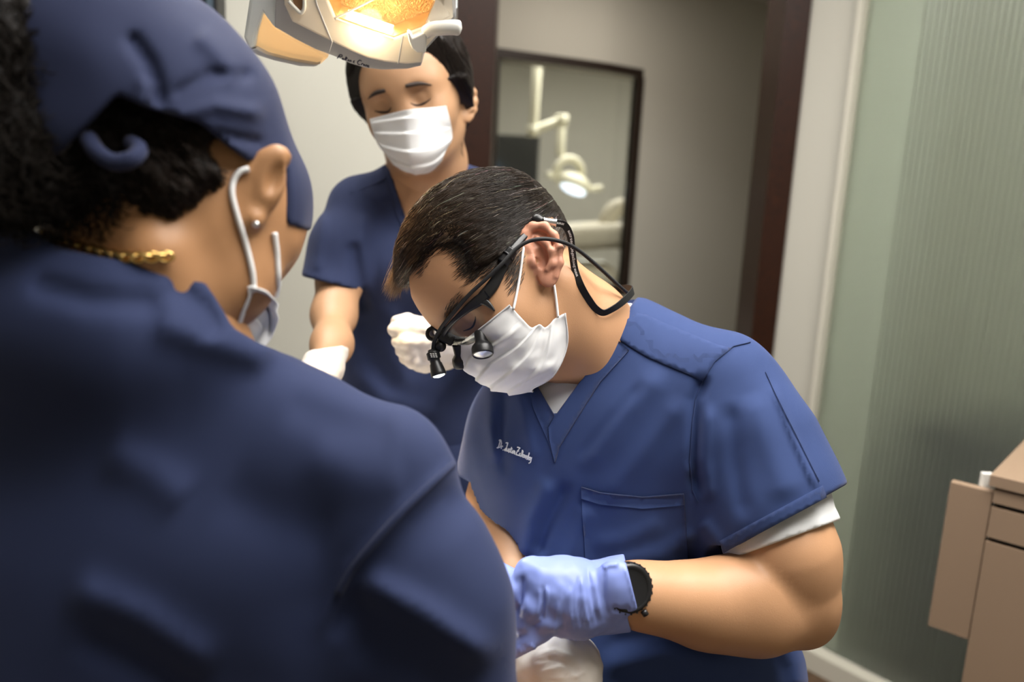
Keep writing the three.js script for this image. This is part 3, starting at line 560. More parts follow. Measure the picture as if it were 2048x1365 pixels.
// trunk under the clothes
const dTrunk = union([
  [pell(1215, 930, .99, 235, 215, .115), 0], [pell(1265, 1180, .985, 262, 230, .125), .12], [pell(1310, 1420, .97, 280, 220, .15), .12],
  [limb([[1262, 720, .95, 92], [1430, 775, .885, 96]], .05), .09], [limb([[1220, 740, .98, 90], [1055, 850, 1.03, 80]], .05), .09], [pball(1120, 860, .97, 105), .08], [pball(1330, 880, .915, 105), .09],
]);
const dSleeve = limb([[1440, 790, .88, 100], [1500, 900, .863, 112], [1552, 1030, .842, 118], [1600, 1160, .826, 124]], .04);
const dSleeveR = limb([[1050, 855, 1.03, 82], [1012, 950, 1.03, 72], [990, 1030, 1.02, 70]], .04);
const dFold = folds([
  [[[1330, 735], [1240, 830], [1160, 950]], 26, .0045], [[[1370, 790], [1290, 900], [1200, 1010]], 22, .0035], [[[1290, 760], [1220, 840], [1150, 930]], 12, -.003],
  [[[1400, 1000], [1386, 920], [1392, 800], [1412, 745]], 13, -.009], [[[1420, 1010], [1408, 920], [1420, 800]], 14, .004], [[[1400, 770], [1378, 900], [1380, 960]], 12, .003],
  [[[985, 770], [980, 850], [990, 930]], 12, .005], [[[1010, 780], [1002, 860], [1010, 960]], 10, -.004], [[[1035, 775], [1050, 850], [1070, 930]], 14, .004],
  [[[1100, 950], [1060, 1040], [1045, 1130]], 18, .006], [[[1140, 960], [1100, 1040], [1075, 1120]], 14, -.005], [[[1180, 1010], [1150, 1070], [1130, 1140]], 18, .005],
  [[[1540, 760], [1590, 880], [1640, 990]], 9, .004], [[[1500, 780], [1540, 900], [1580, 1010]], 30, .004], [[[1460, 800], [1470, 920], [1490, 1050]], 18, -.004],
  [[[1400, 1040], [1430, 1080], [1440, 1110]], 16, .004], [[[1330, 1040], [1250, 1080], [1180, 1090]], 16, .003], [[[1420, 1120], [1330, 1160], [1240, 1170]], 26, -.006], [[[1400, 1060], [1320, 1110], [1220, 1130]], 18, .004],
  [[[1180, 1340], [1330, 1310], [1480, 1340]], 26, .006], [[[1200, 1290], [1330, 1270], [1480, 1290]], 20, -.004], [[[1560, 1290], [1590, 1330], [1600, 1380]], 20, .006],
], .5, 1.08);
const dCollar = limb([[1185, 692, .932, 88], [1246, 752, .96, 90]], .03);
const dTopRaw = union([[dTrunk, 0], [dSleeve, .035], [dSleeveR, .03], [dCollar, .03]]);
const dTopSolid = withFolds((x, y, z) => dTopRaw(x, y, z) - .006, dFold, .0016, 11);
const vNeck = [[1278, 590], [1250, 628], [1224, 672], [1165, 756], [1110, 832], [1088, 795], [1069, 762], [1040, 690], [1100, 560], [1250, 520]];
const dTop = (() => {
  const neck = prism(vNeck, .5, 1.2), hemL = pxHalf(1440, 1113, 1664, 986, 1700, 1300), hemR = pxHalf(940, 965, 1040, 1022, 960, 1200);
  const armL = (x, y, z) => dArmL(x, y, z) - .009, armR = (x, y, z) => dArmR(x, y, z) - .006;
  const innerL = both(both(armL, pxHalf(1420, 1060, 1660, 930, 1700, 1300)), (x, y, z) => -z - .97, .002), innerR = both(armR, pxHalf(960, 935, 1060, 990, 960, 1200));
  const sl0 = limb([[1490, 700, .86, 130], [1650, 1100, .83, 225]], .01), slSide = pxHalf(1446, 1100, 1436, 1400, 1600, 1200), sl = (x, y, z) => Math.max(sl0(x, y, z), slSide(x, y, z)), sr = limb([[1030, 900, 1.03, 100], [985, 1060, 1.02, 110]], .01);
  const backNeck = (x, y, z) => -z - .962;
  return (x, y, z) => {
    let d = dTopSolid(x, y, z); if (d > .05) return d;
    d = smax(d, -Math.max(neck(x, y, z), backNeck(x, y, z) - .0), .003);
    d = smax(d, -Math.max(hemL(x, y, z), sl(x, y, z)), .003); d = smax(d, -Math.max(hemR(x, y, z), sr(x, y, z)), .003);
    if (d > -.04) { d = smax(d, -innerL(x, y, z), .002); d = smax(d, -innerR(x, y, z), .002); }
    return d;
  };
})();
const dTee = (() => {
  const neck = prism([[1290, 560], [1240, 655], [1165, 738], [1145, 750], [1112, 763], [1085, 752], [1060, 700], [1100, 560]], .5, 1.2);
  const hem = pxHalf(1478, 1113, 1670, 1044, 1700, 1300), sl = limb([[1490, 700, .86, 130], [1650, 1100, .83, 225]], .01);
  return (x, y, z) => { let d = smin(dTrunk(x, y, z) + .002, dArmUp(x, y, z) - .007, .02) + .0015 * noise3(x * 30, y * 30, z * 30); d = smax(d, -Math.max(neck(x, y, z), -z - .96), .003); d = smax(d, -Math.max(hem(x, y, z), sl(x, y, z)), .002); return d; };
})();
const box3 = (pts, m) => { const lo = [9, 9, 9], hi = [-9, -9, -9]; for (const p of pts) for (let k = 0; k < 3; k++) { lo[k] = Math.min(lo[k], p[k] - m); hi[k] = Math.max(hi[k], p[k] + m); } return [lo, hi]; };
{
  const [hl, hh] = box3([DH.out(.12, 0, 0), DH.out(-.1, 0, 0), DH.out(0, .12, 0), DH.out(0, 0, .09), DH.out(0, 0, -.09), cp(1100, 790, .9), cp(1260, 700, .96)], .03);
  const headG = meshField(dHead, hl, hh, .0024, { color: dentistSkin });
  const skinBody = union([[dTrunk, 0], [dArmL, .03], [dArmR, .03]]), inner = (x, y, z) => smin(skinBody(x, y, z) + .009, Math.min(dArmL(x, y, z), dArmR(x, y, z)), .012);
  const [bl, bh] = box3([cp(930, 640, 1.1), cp(1690, 1500, .75), cp(1690, 1500, 1.15), cp(930, 640, .74)], .02);
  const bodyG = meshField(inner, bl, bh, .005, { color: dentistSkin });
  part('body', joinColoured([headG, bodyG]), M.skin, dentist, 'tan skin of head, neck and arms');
  part('scrub_top', meshField(dTop, bl, bh, .0036, {}), M.navy, dentist, 'royal blue scrub top');
  const tl = bl.slice(), th = bh.slice(); part('undershirt', meshField(dTee, tl, th, .004, {}), M.tee, dentist, 'white undershirt at neck and sleeve');
}
{ // sewn-on pieces of the scrub top
  const top = dentist.children.find(c => c.name === 'scrub_top');
  const sub = (name, g, m, l) => part(name, g, m, top, l);
  const P = (poly, t = .0014, s = 9) => panel(dTopSolid, poly, s, t, .6, 1.2);
  sub('chest_pocket', P([[1163, 974], [1200, 985], [1285, 994], [1368, 987], [1373, 1060], [1375, 1128], [1270, 1142], [1172, 1140], [1166, 1050]]), M.navy);
  sub('pocket_hem', P([[1163, 974], [1200, 985], [1285, 994], [1368, 987], [1369, 1009], [1285, 1017], [1200, 1008], [1164, 997]], .0026, 8), M.navy);
  sub('neck_band', P([[1226, 674], [1258, 702], [1203, 763], [1160, 830], [1119, 896], [1111, 926], [1100, 880], [1098, 856], [1112, 834], [1167, 758]], .0022, 8), M.navy);
  sub('neck_band', P([[1071, 766], [1090, 799], [1109, 832], [1097, 854], [1098, 880], [1110, 926], [1096, 881], [1066, 816], [1058, 770]], .0012, 8), M.navy);
  sub('yoke', P([[1226, 673], [1264, 697], [1296, 716], [1407, 762], [1428, 726], [1462, 699], [1436, 692], [1376, 668], [1318, 644], [1292, 632], [1272, 628], [1252, 642]], .0018, 9), M.navy);
  const hem = []; for (let i = 0; i <= 12; i++) { const t = i / 12; hem.push([1448 + (1652 - 1448) * t, 1106 + (996 - 1106) * t]); }
  sub('sleeve_hem', P(hem.concat(hem.slice().reverse().map(([x, y]) => [x - 8, y - 24])), .0014, 9), M.navy);
  // stitched seams as fine cord
  const seam = (pts, r = .0007, t = .001) => { const o = []; for (let i = 0; i < pts.length - 1; i++) { const n = Math.max(2, Math.round(Math.hypot(pts[i + 1][0] - pts[i][0], pts[i + 1][1] - pts[i][1]) / 7)); for (let k = 0; k < n; k++) { const x = pts[i][0] + (pts[i + 1][0] - pts[i][0]) * k / n, y = pts[i][1] + (pts[i + 1][1] - pts[i][1]) * k / n, s = sight(dTopSolid, x, y, .6, 1.2); if (s) o.push(V(s.p[0] + s.n[0] * t, s.p[1] + s.n[1] * t, s.p[2] + s.n[2] * t)); } } return fromCam(tube(o, r, 6)); };
  sub('armhole_seam', seam([[1500, 686], [1466, 694], [1431, 721], [1409, 755], [1393, 793], [1384, 847], [1378, 923], [1384, 980], [1401, 1010]]), M.navy);
  sub('sleeve_seam', seam([[1530, 745], [1570, 830], [1610, 910], [1640, 970]], .0006), M.navy);
  sub('front_seam', seam([[1372, 1130], [1376, 1180], [1378, 1230]], .0006), M.navy);
  // embroidered name in running script: strokes in a 100 x 30 box
  const ST = [
    [[2, 26], [6, 22], [8, 10], [9, 2], [5, 6], [12, 3], [15, 10], [12, 20], [4, 25]], [[15, 24], [16, 17], [19, 15], [20, 17]], [[22, 24], [23, 24]],
    [[28, 4], [33, 2], [32, 12], [29, 24], [26, 22], [30, 18]], [[33, 16], [33, 23], [37, 22], [38, 15], [38, 23]], [[41, 15], [40, 19], [42, 22], [39, 24]], [[45, 9], [44, 23], [47, 22]], [[43, 14], [48, 13]], [[49, 16], [49, 24], [51, 22]], [[52, 23], [53, 15], [56, 17], [56, 24]],
    [[61, 4], [69, 3], [63, 14], [60, 23], [69, 22]], [[62, 13], [67, 12]], [[73, 16], [70, 17], [70, 23], [74, 20], [74, 24]], [[76, 23], [79, 10], [77, 6], [76, 22]], [[79, 20], [82, 17], [80, 15], [79, 21], [82, 23]], [[84, 15], [84, 23], [87, 20], [87, 15], [89, 23], [91, 15]], [[94, 15], [92, 18], [94, 22], [92, 24]], [[97, 6], [95, 24], [99, 16], [97, 19], [100, 24]], [[101, 15], [102, 22], [105, 15], [104, 28], [100, 32]],
  ];
  const em = ST.map(st => { const o = []; for (let i = 0; i < st.length - 1; i++) for (let k = 0; k <= 3; k++) { if (k === 3 && i < st.length - 2) continue; const a = st[i][0] + (st[i + 1][0] - st[i][0]) * k / 3, b = st[i][1] + (st[i + 1][1] - st[i][1]) * k / 3, x = 995 + a * .67 + b * -.12, y = 876 + a * .26 + b * .78, s = sight(dTopSolid, x, y, .6, 1.2); if (s) o.push(V(s.p[0] + s.n[0] * .0008, s.p[1] + s.n[1] * .0008, s.p[2] + s.n[2] * .0008)); } return fromCam(tube(o, .00075, 5)); });
  sub('embroidered_name', merge(em), std({ color: lin(.85, .87, .9), roughness: .7 }), 'white script embroidery');
}

{ // seated lower body and stool, below the frame
  const h = toW(cp(1310, 1430, 1.0)), gy = .66, g = [];
  g.push(new THREE.SphereGeometry(1, 28, 18).scale(.19, .15, .16).translate(h.x, gy, h.z));
  for (const s of [-1, 1]) g.push(tube(catmull([V(h.x + s * .09, gy, h.z), V(h.x + s * .11, gy - .03, h.z + .12), V(h.x + s * .12, gy - .12, h.z + .17), V(h.x + s * .12, .3, h.z + .17), V(h.x + s * .12, .09, h.z + .15)], 28), t => .088 - .034 * t, 18));
  part('trousers', merge(g), M.navy, dentist);
  for (const s of [-1, 1]) part('shoe', new RoundedBoxGeometry(.1, .09, .27, 4, .04).translate(h.x + s * .12, .045, h.z + .18), M.black, dentist);
  const st = thing('stool', 'round black stool under the person with the embroidered name', 'stool', V(h.x, 0, h.z));
  part('seat', lathe([[0, 0], [.17, 0], [.185, .3], [.185, .7], [.17, 1], [0, 1]], V(h.x, gy - .22, h.z), V(h.x, gy - .16, h.z), 32), M.black, st);
  part('column', lathe([[.03, 0], [.03, 1]], V(h.x, .06, h.z), V(h.x, gy - .22, h.z), 16), M.steel, st);
  for (let i = 0; i < 5; i++) { const a = i / 5 * 6.2832; part('leg', tube([V(h.x, .07, h.z), V(h.x + Math.cos(a) * .26, .03, h.z + Math.sin(a) * .26)], .018, 10), M.steel, st); }
}
// ---- hair
const hairPoly = [[740, 280], [1200, 280], [1200, 470], [1158, 545], [1146, 530], [1130, 505], [1118, 472], [1095, 452], [1060, 466], [1042, 496], [1040, 548], [1030, 572], [1020, 540], [1000, 530], [972, 545], [945, 556], [928, 538], [918, 500], [884, 489], [852, 515], [838, 545], [790, 610], [700, 560]];
const hairIn = polyDist(hairPoly);
const dHairAmount = (x, y, z) => { let p = [x, y, z]; const q = DH.in(x, y, z); if (q[2] < 0) p = DH.out(q[0], q[1], -q[2]); const [px, py] = toPx(...p); return smooth(-2, -26, hairIn(px, py)); };
const dHairBase = (() => {
  const lock = limb([[905, 430, .885, 30], [862, 474, .878, 28], [834, 520, .88, 15], [812, 552, .885, 3]], .03), lock2 = limb([[880, 405, .93, 32], [838, 470, .925, 24], [812, 530, .92, 5]], .03);
  return (x, y, z) => { const b = dBare(x, y, z); if (b > .06) return b - .02; const m = dHairAmount(x, y, z), [f, u] = DH.in(x, y, z), th = .0012 + .0098 * smooth(-.005, .085, u + .2 * f); let d = b - (-.005 + (th + .005) * m); d = smin(d, Math.min(lock(x, y, z), lock2(x, y, z)), .02); return d - .0009 * noise3(x * 90, y * 90, z * 90); };
})();
{
  const hairCol = (x, y, z) => { const n = noise3(x * 60, y * 60, z * 60); return mul3([.014, .0095, .007], [1 + .3 * n, 1 + .3 * n, 1 + .3 * n]); };
  const [lo, hi] = box3([DH.out(.1, .12, 0), DH.out(-.1, .12, 0), DH.out(-.1, -.03, 0), DH.out(0, .05, .09), DH.out(0, .05, -.09), cp(780, 600, .9)], .025);
  const base = meshField(dHairBase, lo, hi, .003, { color: hairCol });
  const R = rng(11), flowPts = [[1060, 365, -1, -.12], [1000, 348, -1, .05], [900, 372, -.85, .5], [845, 425, -.65, .76], [805, 520, -.45, .9], [1000, 430, -.97, .22], [920, 450, -.9, .42], [868, 490, -.75, .66], [1085, 420, -.85, .5], [1040, 470, -.8, .6], [980, 505, -.85, .5], [950, 535, -.75, .66], [1112, 450, -.35, .93], [1140, 490, .1, 1], [1035, 530, -.3, .95], [1000, 390, -.99, .1], [1080, 385, -.95, .2]];
  const flow = (x, y) => { let a = 0, b = 0; for (const [fx, fy, u, v] of flowPts) { const w = 1 / ((x - fx) ** 2 + (y - fy) ** 2 + 300); a += u * w; b += v * w; } const l = Math.hypot(a, b); return [a / l, b / l]; };
  const curves = [], colors = [];
  const tone = (x, y) => { const k = R(), lampWarm = smooth(900, 800, x); if (k < .035 + .10 * smooth(470, 520, y) * smooth(1010, 930, x)) return [.26 + .2 * R(), .22 + .16 * R(), .18 + .13 * R()]; const b = .5 + 1.3 * R(); return mix3([.017 * b, .0105 * b, .0068 * b], [.17 * b, .095 * b, .045 * b], (lampWarm * .75 + .12 * smooth(1080, 950, x)) * R()); };  // random grey strands; browns lighten toward the front as painted lamp sheen
  for (let q = 0, tries = 0; q < 6500 && tries < 26000; tries++) {
    const x0 = 790 + R() * 370, y0 = 335 + R() * 225, e = hairIn(x0, y0); if (e > -6) continue;
    const s = sight(dHairBase, x0, y0, .7, 1.05); if (!s) continue;
    const [f, u, l] = DH.in(...s.p); const len = (e > -22 ? 24 : 55) + R() * (e > -22 ? 18 : 75), n = e > -22 ? 5 : 9, P = []; let x = x0, y = y0, lift = .0002 + R() * .0022, curl = (R() - .5) * .5, ok = true;
    const wob = R() * 6;
    for (let i = 0; i < n; i++) {
      const t = sight(dHairBase, x, y, .7, 1.05); if (!t) { if (i < 3) ok = false; break; }
      const h = -.0008 + lift * Math.sin(Math.min(1, i / (n - 1) + .15) * 2.6) + .0005; P.push([t.p[0] + t.n[0] * h, t.p[1] + t.n[1] * h, t.p[2] + t.n[2] * h]);
      const g = flow(x, y), a = curl * (i / n) + .14 * Math.sin(i * .9 + wob), c = Math.cos(a), sn = Math.sin(a); x += (g[0] * c - g[1] * sn) * len / n; y += (g[0] * sn + g[1] * c) * len / n;
    }
    if (!ok || P.length < 3) continue; curves.push(P); colors.push(tone(x0, y0)); q++;
  }
  // fine short hairs running out over the skin along the hairline
  for (let q = 0, tries = 0; q < 4200 && tries < 90000; tries++) {
    const x0 = 840 + R() * 320, y0 = 440 + R() * 150, e = hairIn(x0, y0); if (e > 12 || e < -34 || R() < smooth(-14, 12, e) * .9) continue;
    const P = []; let x = x0, y = y0; const len = 12 + R() * 20, g0 = flow(x0, y0); let ok = true;
    for (let i = 0; i < 4; i++) { const t = sight((a, b, c) => Math.min(dBare(a, b, c), dHairBase(a, b, c)), x, y, .7, 1.05); if (!t) { ok = false; break; } const h = .0002 + .0003 * i; P.push([t.p[0] + t.n[0] * h, t.p[1] + t.n[1] * h, t.p[2] + t.n[2] * h]); x += (g0[0] + (R() - .5) * .5) * len / 4; y += (g0[1] + (R() - .5) * .4) * len / 4; }
    if (!ok) continue; curves.push(P); const b = .6 + R(); colors.push(R() < .2 ? [.2, .17, .14] : [.032 * b, .022 * b, .016 * b]); q++;
  }
  // forelock over the brow in clumps; lighter brown, raised further for lamp light
  for (let c = 0; c < 90; c++) {
    const a = R(), sx = 852 + 62 * a + (R() - .5) * 30, sy = 480 - 70 * R(), ex = 776 + 66 * a + (R() - .5) * 22, ey = 580 + 18 * R() - 32 * a, d0 = .868 + .07 * R(), de = d0 + .006 * (R() - .5);
    for (let k = 0; k < 16; k++) {
      const j = () => (R() - .5), bend = 10 + 14 * R(), P = []; const x1 = sx + j() * 14, y1 = sy + j() * 14, x2 = ex + j() * 16, y2 = ey + j() * 22, s = sight(dHairBase, x1, y1, .7, 1.05); const dS = s ? s.d - .001 : d0;
      for (let i = 0; i <= 9; i++) { const t = i / 9, x = x1 + (x2 - x1) * t - bend * Math.sin(t * 3.1) * .6 + 2 * Math.sin(t * 9 + k), y = y1 + (y2 - y1) * t - bend * Math.sin(t * 3.1) * .3; P.push(cp(x, y, dS + (de - dS) * t + .002 * Math.sin(t * 6 + k))); }
      curves.push(P); const b = .7 + R(); colors.push(R() < .2 ? [.42, .33, .24] : mix3([.04 * b, .025 * b, .015 * b], [.26 * b, .16 * b, .085 * b], .35 + .5 * R()));
    }
  }
  for (let c = 0; c < 14; c++) { const x1 = 800 + R() * 30, y1 = 560 + R() * 14, P = []; for (let i = 0; i <= 6; i++) { const t = i / 6; P.push(cp(x1 - (18 + 26 * R()) * t, y1 + (8 + 14 * R()) * t * t, .9)); } curves.push(P); colors.push([.08, .05, .03]); }
  part('hair', joinColoured([base, strandMesh(curves, colors, .00022)]), M.hair, dentist, 'short dark brown hair greying at the temple, forelock falling forward');
  // near and far eyebrow
  for (const sd of [1, -1]) { const ec = [], eco = []; for (let k = 0; k < 160; k++) { const t = R(), a = DH.out(.0985 - .018 * t * t, .016 + .006 * Math.sin(t * 2.6) + (R() - .5) * .007, sd * (.014 + .034 * t)), s = (() => { let p = a.slice(); for (let i = 0; i < 20; i++) { const v = dBare(...p); const g = gradient(dBare, ...p, .002); p = [p[0] - g[0] * v, p[1] - g[1] * v, p[2] - g[2] * v]; } return p; })(), g = gradient(dBare, ...s, .002), dir = DH.out(-.004 * t, .002 * (1 - t), sd * .006).map((c, i) => c - DH.C[i]); ec.push([0, .5, 1].map(w => [0, 1, 2].map(i => s[i] + dir[i] * w + g[i] * (.0004 + .0012 * w)))); eco.push([.03, .02, .014]); }
  part('eyebrow', strandMesh(ec, eco, .0002), M.hair, dentist);
    const la = []; for (let i = 0; i <= 12; i++) { const t = i / 12; let p = DH.out(.1 - .012 * t, -.007 - .003 * Math.sin(t * 3.14), sd * (.018 + .026 * t)); for (let k = 0; k < 20; k++) { const v = dBare(...p), g = gradient(dBare, ...p, .002); p = [p[0] - g[0] * v, p[1] - g[1] * v, p[2] - g[2] * v]; } la.push(V(...p)); } part('eyelashes', fromCam(tube(la, t => .0009 * Math.sin(Math.PI * clamp(t, .05, .95)) + .0003, 8)), std({ color: lin(.03, .018, .012), roughness: .7 }), dentist); }
}
// ---- face mask
const pleat = (v, n, a, s0 = .12, s1 = .95) => { if (v < s0 || v > s1) return 0; const t = (v - s0) / (s1 - s0) * n, f = t - Math.floor(t); return a * (1 - f) * smooth(0, .12, f) * smooth(0, .04, v - s0) * smooth(0, .04, s1 - v); };
{
  const mk = new THREE.Group(); mk.name = 'face_mask'; mk.userData.label = 'white pleated face mask with ear loops'; dentist.add(mk); mk.updateMatrixWorld(true);
  const near = [[1020, 611, .845], [1041, 634, .838], [1064, 656, .832], [1079, 649, .826], [1092, 655, .828], [1110, 638, .832], [1130, 627, .842]].map(a => cp(...lay(dHead, a, .0035, .7, 1)));
  const mid1 = [[971, 650, .842], [1000, 672, .826], [1026, 690, .815], [1048, 700, .810], [1072, 708, .808], [1098, 712, .812], [1134, 690, .832]].map((a, i) => cp(...lay(dHead, a, i === 0 || i === 6 ? .004 : .010, .7, 1)));
  const mid2 = [[930, 682, .856], [945, 702, .842], [972, 722, .832], [1004, 738, .828], [1040, 746, .826], [1078, 748, .832], [1108, 750, .842]].map((a, i) => cp(...hug(dHead, a, .008, .7, 1)));
  const ctr = [[.108, -.014], [.119, -.032], [.117, -.048], [.113, -.062], [.106, -.077], [.098, -.091], [.080, -.103]].map(([f, u]) => DH.out(f * 1.02, u * 1.03, 0));
  const rows = near.map((n, i) => [n, mid1[i], mid2[i], ctr[i], DH.mirror(mid2[i]), DH.mirror(mid1[i]), DH.mirror(n)]);
  const body = sheet(rows, 72, 90, .0012, (u, v) => { const w = Math.min(u, 1 - u) * 2; return pleat(v, 4, .0032, .18, .96) * smooth(.02, .25, w) + .0006 * Math.sin(u * 90) * smooth(.12, .0, w) + .0008 * noise3(u * 9, v * 7, 3); });
  const HG = (a, o) => cp(...hug(dHead, a, o, .7, 1));
  part('filter_panel', body, M.mask, mk);
  const rim = (idx, r = .0011) => { const o = []; for (let i = 0; i <= 40; i++) { const t = i / 40; const P = rows[idx], c = new THREE.CatmullRomCurve3(P.map(p => V(...p))); o.push(c.getPoint(t)); } return fromCam(tube(o, r, 6)); };
  part('binding', rim(0), M.mask, mk); part('binding', rim(6), M.mask, mk);
  // stitch dots along the edges
  const dots = []; for (const [a, b, n] of [[[1016, 624], [955, 676], 14], [[1025, 634], [966, 690], 13], [[1122, 640], [1133, 690], 11], [[1113, 648], [1124, 702], 11], [[928, 700], [945, 728], 6]]) for (let i = 0; i < n; i++) { const t = i / (n - 1); dots.push([a[0] + (b[0] - a[0]) * t, a[1] + (b[1] - a[1]) * t]); }
  const loops = [
    catmull([HG([1027, 618, .838], .004), HG([1033, 590, .831], .002), HG([1040, 550, .826], .002), HG([1046, 505, .824], .001), cp(1052, 474, .835), cp(1068, 458, .86)], 24),
    catmull([HG([1116, 634, .832], .004), HG([1113, 606, .832], .002), HG([1109, 576, .832], .002), cp(1106, 555, .845), cp(1110, 530, .86)], 20)];
  for (const l of loops) part('ear_loop', fromCam(tube(l, .0014, 8)), M.loop, mk);
}
// ---- blue gloves
function handField(palm, fingers, k = .012) { return union([[palm, 0], ...fingers.map(f => [limb(f, .006), k])]); }
{
  const W0 = [1195, 1190, .766];
  const palm = union([[limb([[...W0, 42], [1130, 1170, .752, 38], [1062, 1142, .745, 23]], .02), 0], [limb([[...W0, 44], [1140, 1180, .748, 36], [1082, 1162, .736, 24]], .02), .02], [limb([[...W0, 46], [1145, 1200, .748, 38], [1104, 1192, .736, 25]], .02), .02], [limb([[1195, 1200, .77, 44], [1150, 1224, .76, 40], [1116, 1234, .752, 26]], .02), .02]]);
  const hand = handField(palm, [
    [[1058, 1142, .745, 21], [1028, 1186, .740, 18.5], [1024, 1232, .748, 16.5], [1036, 1262, .765, 15]],
    [[1081, 1162, .737, 22], [1066, 1212, .730, 19], [1050, 1246, .738, 16.5], [1046, 1270, .756, 15]],
    [[1105, 1192, .738, 22], [1094, 1238, .733, 18.5], [1070, 1262, .740, 16], [1052, 1276, .758, 14]],
    [[1116, 1232, .750, 20], [1086, 1260, .741, 17], [1056, 1282, .738, 15], [1026, 1304, .740, 13]],
    [[1150, 1160, .79, 26], [1080, 1170, .80, 20], [1030, 1200, .80, 16]],
  ], .006);
  const wr = folds([[[[1180, 1128], [1192, 1180], [1206, 1252]], 5, .0016], [[[1172, 1128], [1182, 1190], [1196, 1256]], 4, -.0010], [[[1164, 1150], [1168, 1210], [1180, 1262]], 4, .0012], [[[1156, 1150], [1156, 1210], [1164, 1266]], 4, -.001], [[[1142, 1170], [1140, 1220], [1146, 1270]], 4, .0009], [[[1130, 1180], [1126, 1230], [1128, 1270]], 4, -.0008], [[[1118, 1200], [1112, 1240], [1108, 1276]], 4, .0011], [[[1086, 1168], [1087, 1205], [1082, 1240]], 4, -.0010], [[[1093, 1170], [1093, 1205], [1088, 1240]], 4, .0012], [[[1078, 1175], [1078, 1210], [1074, 1236]], 4, .0009], [[[1046, 1150], [1042, 1190], [1046, 1222]], 5, -.0012], [[[1084, 1244], [1068, 1250], [1052, 1256]], 4, -.0006], [[[1060, 1288], [1066, 1296], [1072, 1300]], 4, .0012], [[[1048, 1288], [1052, 1298], [1056, 1304]], 4, -.001], [[[1036, 1292], [1040, 1304], [1044, 1310]], 4, .001], [[[1200, 1136], [1208, 1150], [1218, 1200]], 6, -.0018]], .6, .9);
  const glove = withFolds((x, y, z) => hand(x, y, z) - .0012, wr, .0006, 60);
  const cuffOut = union([[limb([[1185, 1190, .766, 44], [1215, 1187, .767, 55], [1262, 1180, .772, 58], [1300, 1174, .78, 58]], .02), 0], [ellip(cp(1234, 1176, .738), [.025, .025, .013]), .01], [limb([[1215, 1240, .765, 20], [1262, 1228, .768, 22]], .01), .02]]);
  const cuffEdge = pxHalf(1250, 1118, 1277, 1226, 1400, 1180), cuffIn = both((x, y, z) => dArmL(x, y, z) - .003, pxHalf(1225, 1118, 1252, 1226, 1400, 1180));
  const cuff = (x, y, z) => { let d = withCuff(x, y, z); d = smax(d, -cuffEdge(x, y, z), .0015); return smax(d, -cuffIn(x, y, z), .0015); };
  const cf = folds([[[[1205, 1138], [1218, 1130], [1240, 1128]], 6, .002], [[[1222, 1215], [1240, 1222], [1262, 1216]], 6, -.002], [[[1210, 1140], [1205, 1190], [1218, 1240]], 5, -.0016], [[[1248, 1130], [1262, 1170], [1272, 1215]], 4, .0008]], .6, .9);
  const withCuff = withFolds(cuffOut, cf, .0005, 50);
  const [lo, hi] = box3([cp(985, 1100, .72), cp(1300, 1330, .84), cp(985, 1330, .84), cp(1300, 1100, .72)], .01);
  part('glove', meshField((x, y, z) => smin(glove(x, y, z), cuff(x, y, z), .006), lo, hi, .0019, {}), M.gloveBlue, dentist, 'periwinkle blue nitrile glove with tight wrinkles');
  // his other hand, almost hidden
  const h2 = handField(limb([[1030, 1135, .905, 42], [1010, 1160, .89, 44], [985, 1190, .87, 40]], .02), [[[980, 1175, .865, 20], [950, 1215, .84, 18], [965, 1250, .82, 16]], [[990, 1195, .86, 20], [970, 1240, .835, 18], [985, 1270, .82, 16]], [[1005, 1205, .86, 19], [995, 1250, .835, 17], [1005, 1275, .82, 15]], [[1020, 1200, .87, 18], [1015, 1240, .85, 16], [1020, 1262, .84, 14]], [[970, 1150, .87, 20], [945, 1180, .83, 18], [960, 1215, .81, 16]]]);
  const edge = pxHalf(980, 1112, 1050, 1148, 1040, 1000), in2 = (x, y, z) => dArmR(x, y, z) - .002;
  const g2 = (x, y, z) => { let d = h2(x, y, z) - .0015; d = smin(d, limb2(x, y, z), .01); d = smax(d, -edge(x, y, z), .002); return d; };
  const limb2 = limb([[1018, 1100, .935, 47], [1030, 1150, .90, 44]], .01);
  const [l2, hh2] = box3([cp(930, 1090, .8), cp(1070, 1300, .96), cp(930, 1300, .8), cp(1070, 1090, .97)], .012);
  part('glove', meshField(g2, l2, hh2, .0028, {}), M.gloveBlue, dentist, 'blue nitrile glove on the far hand');
}
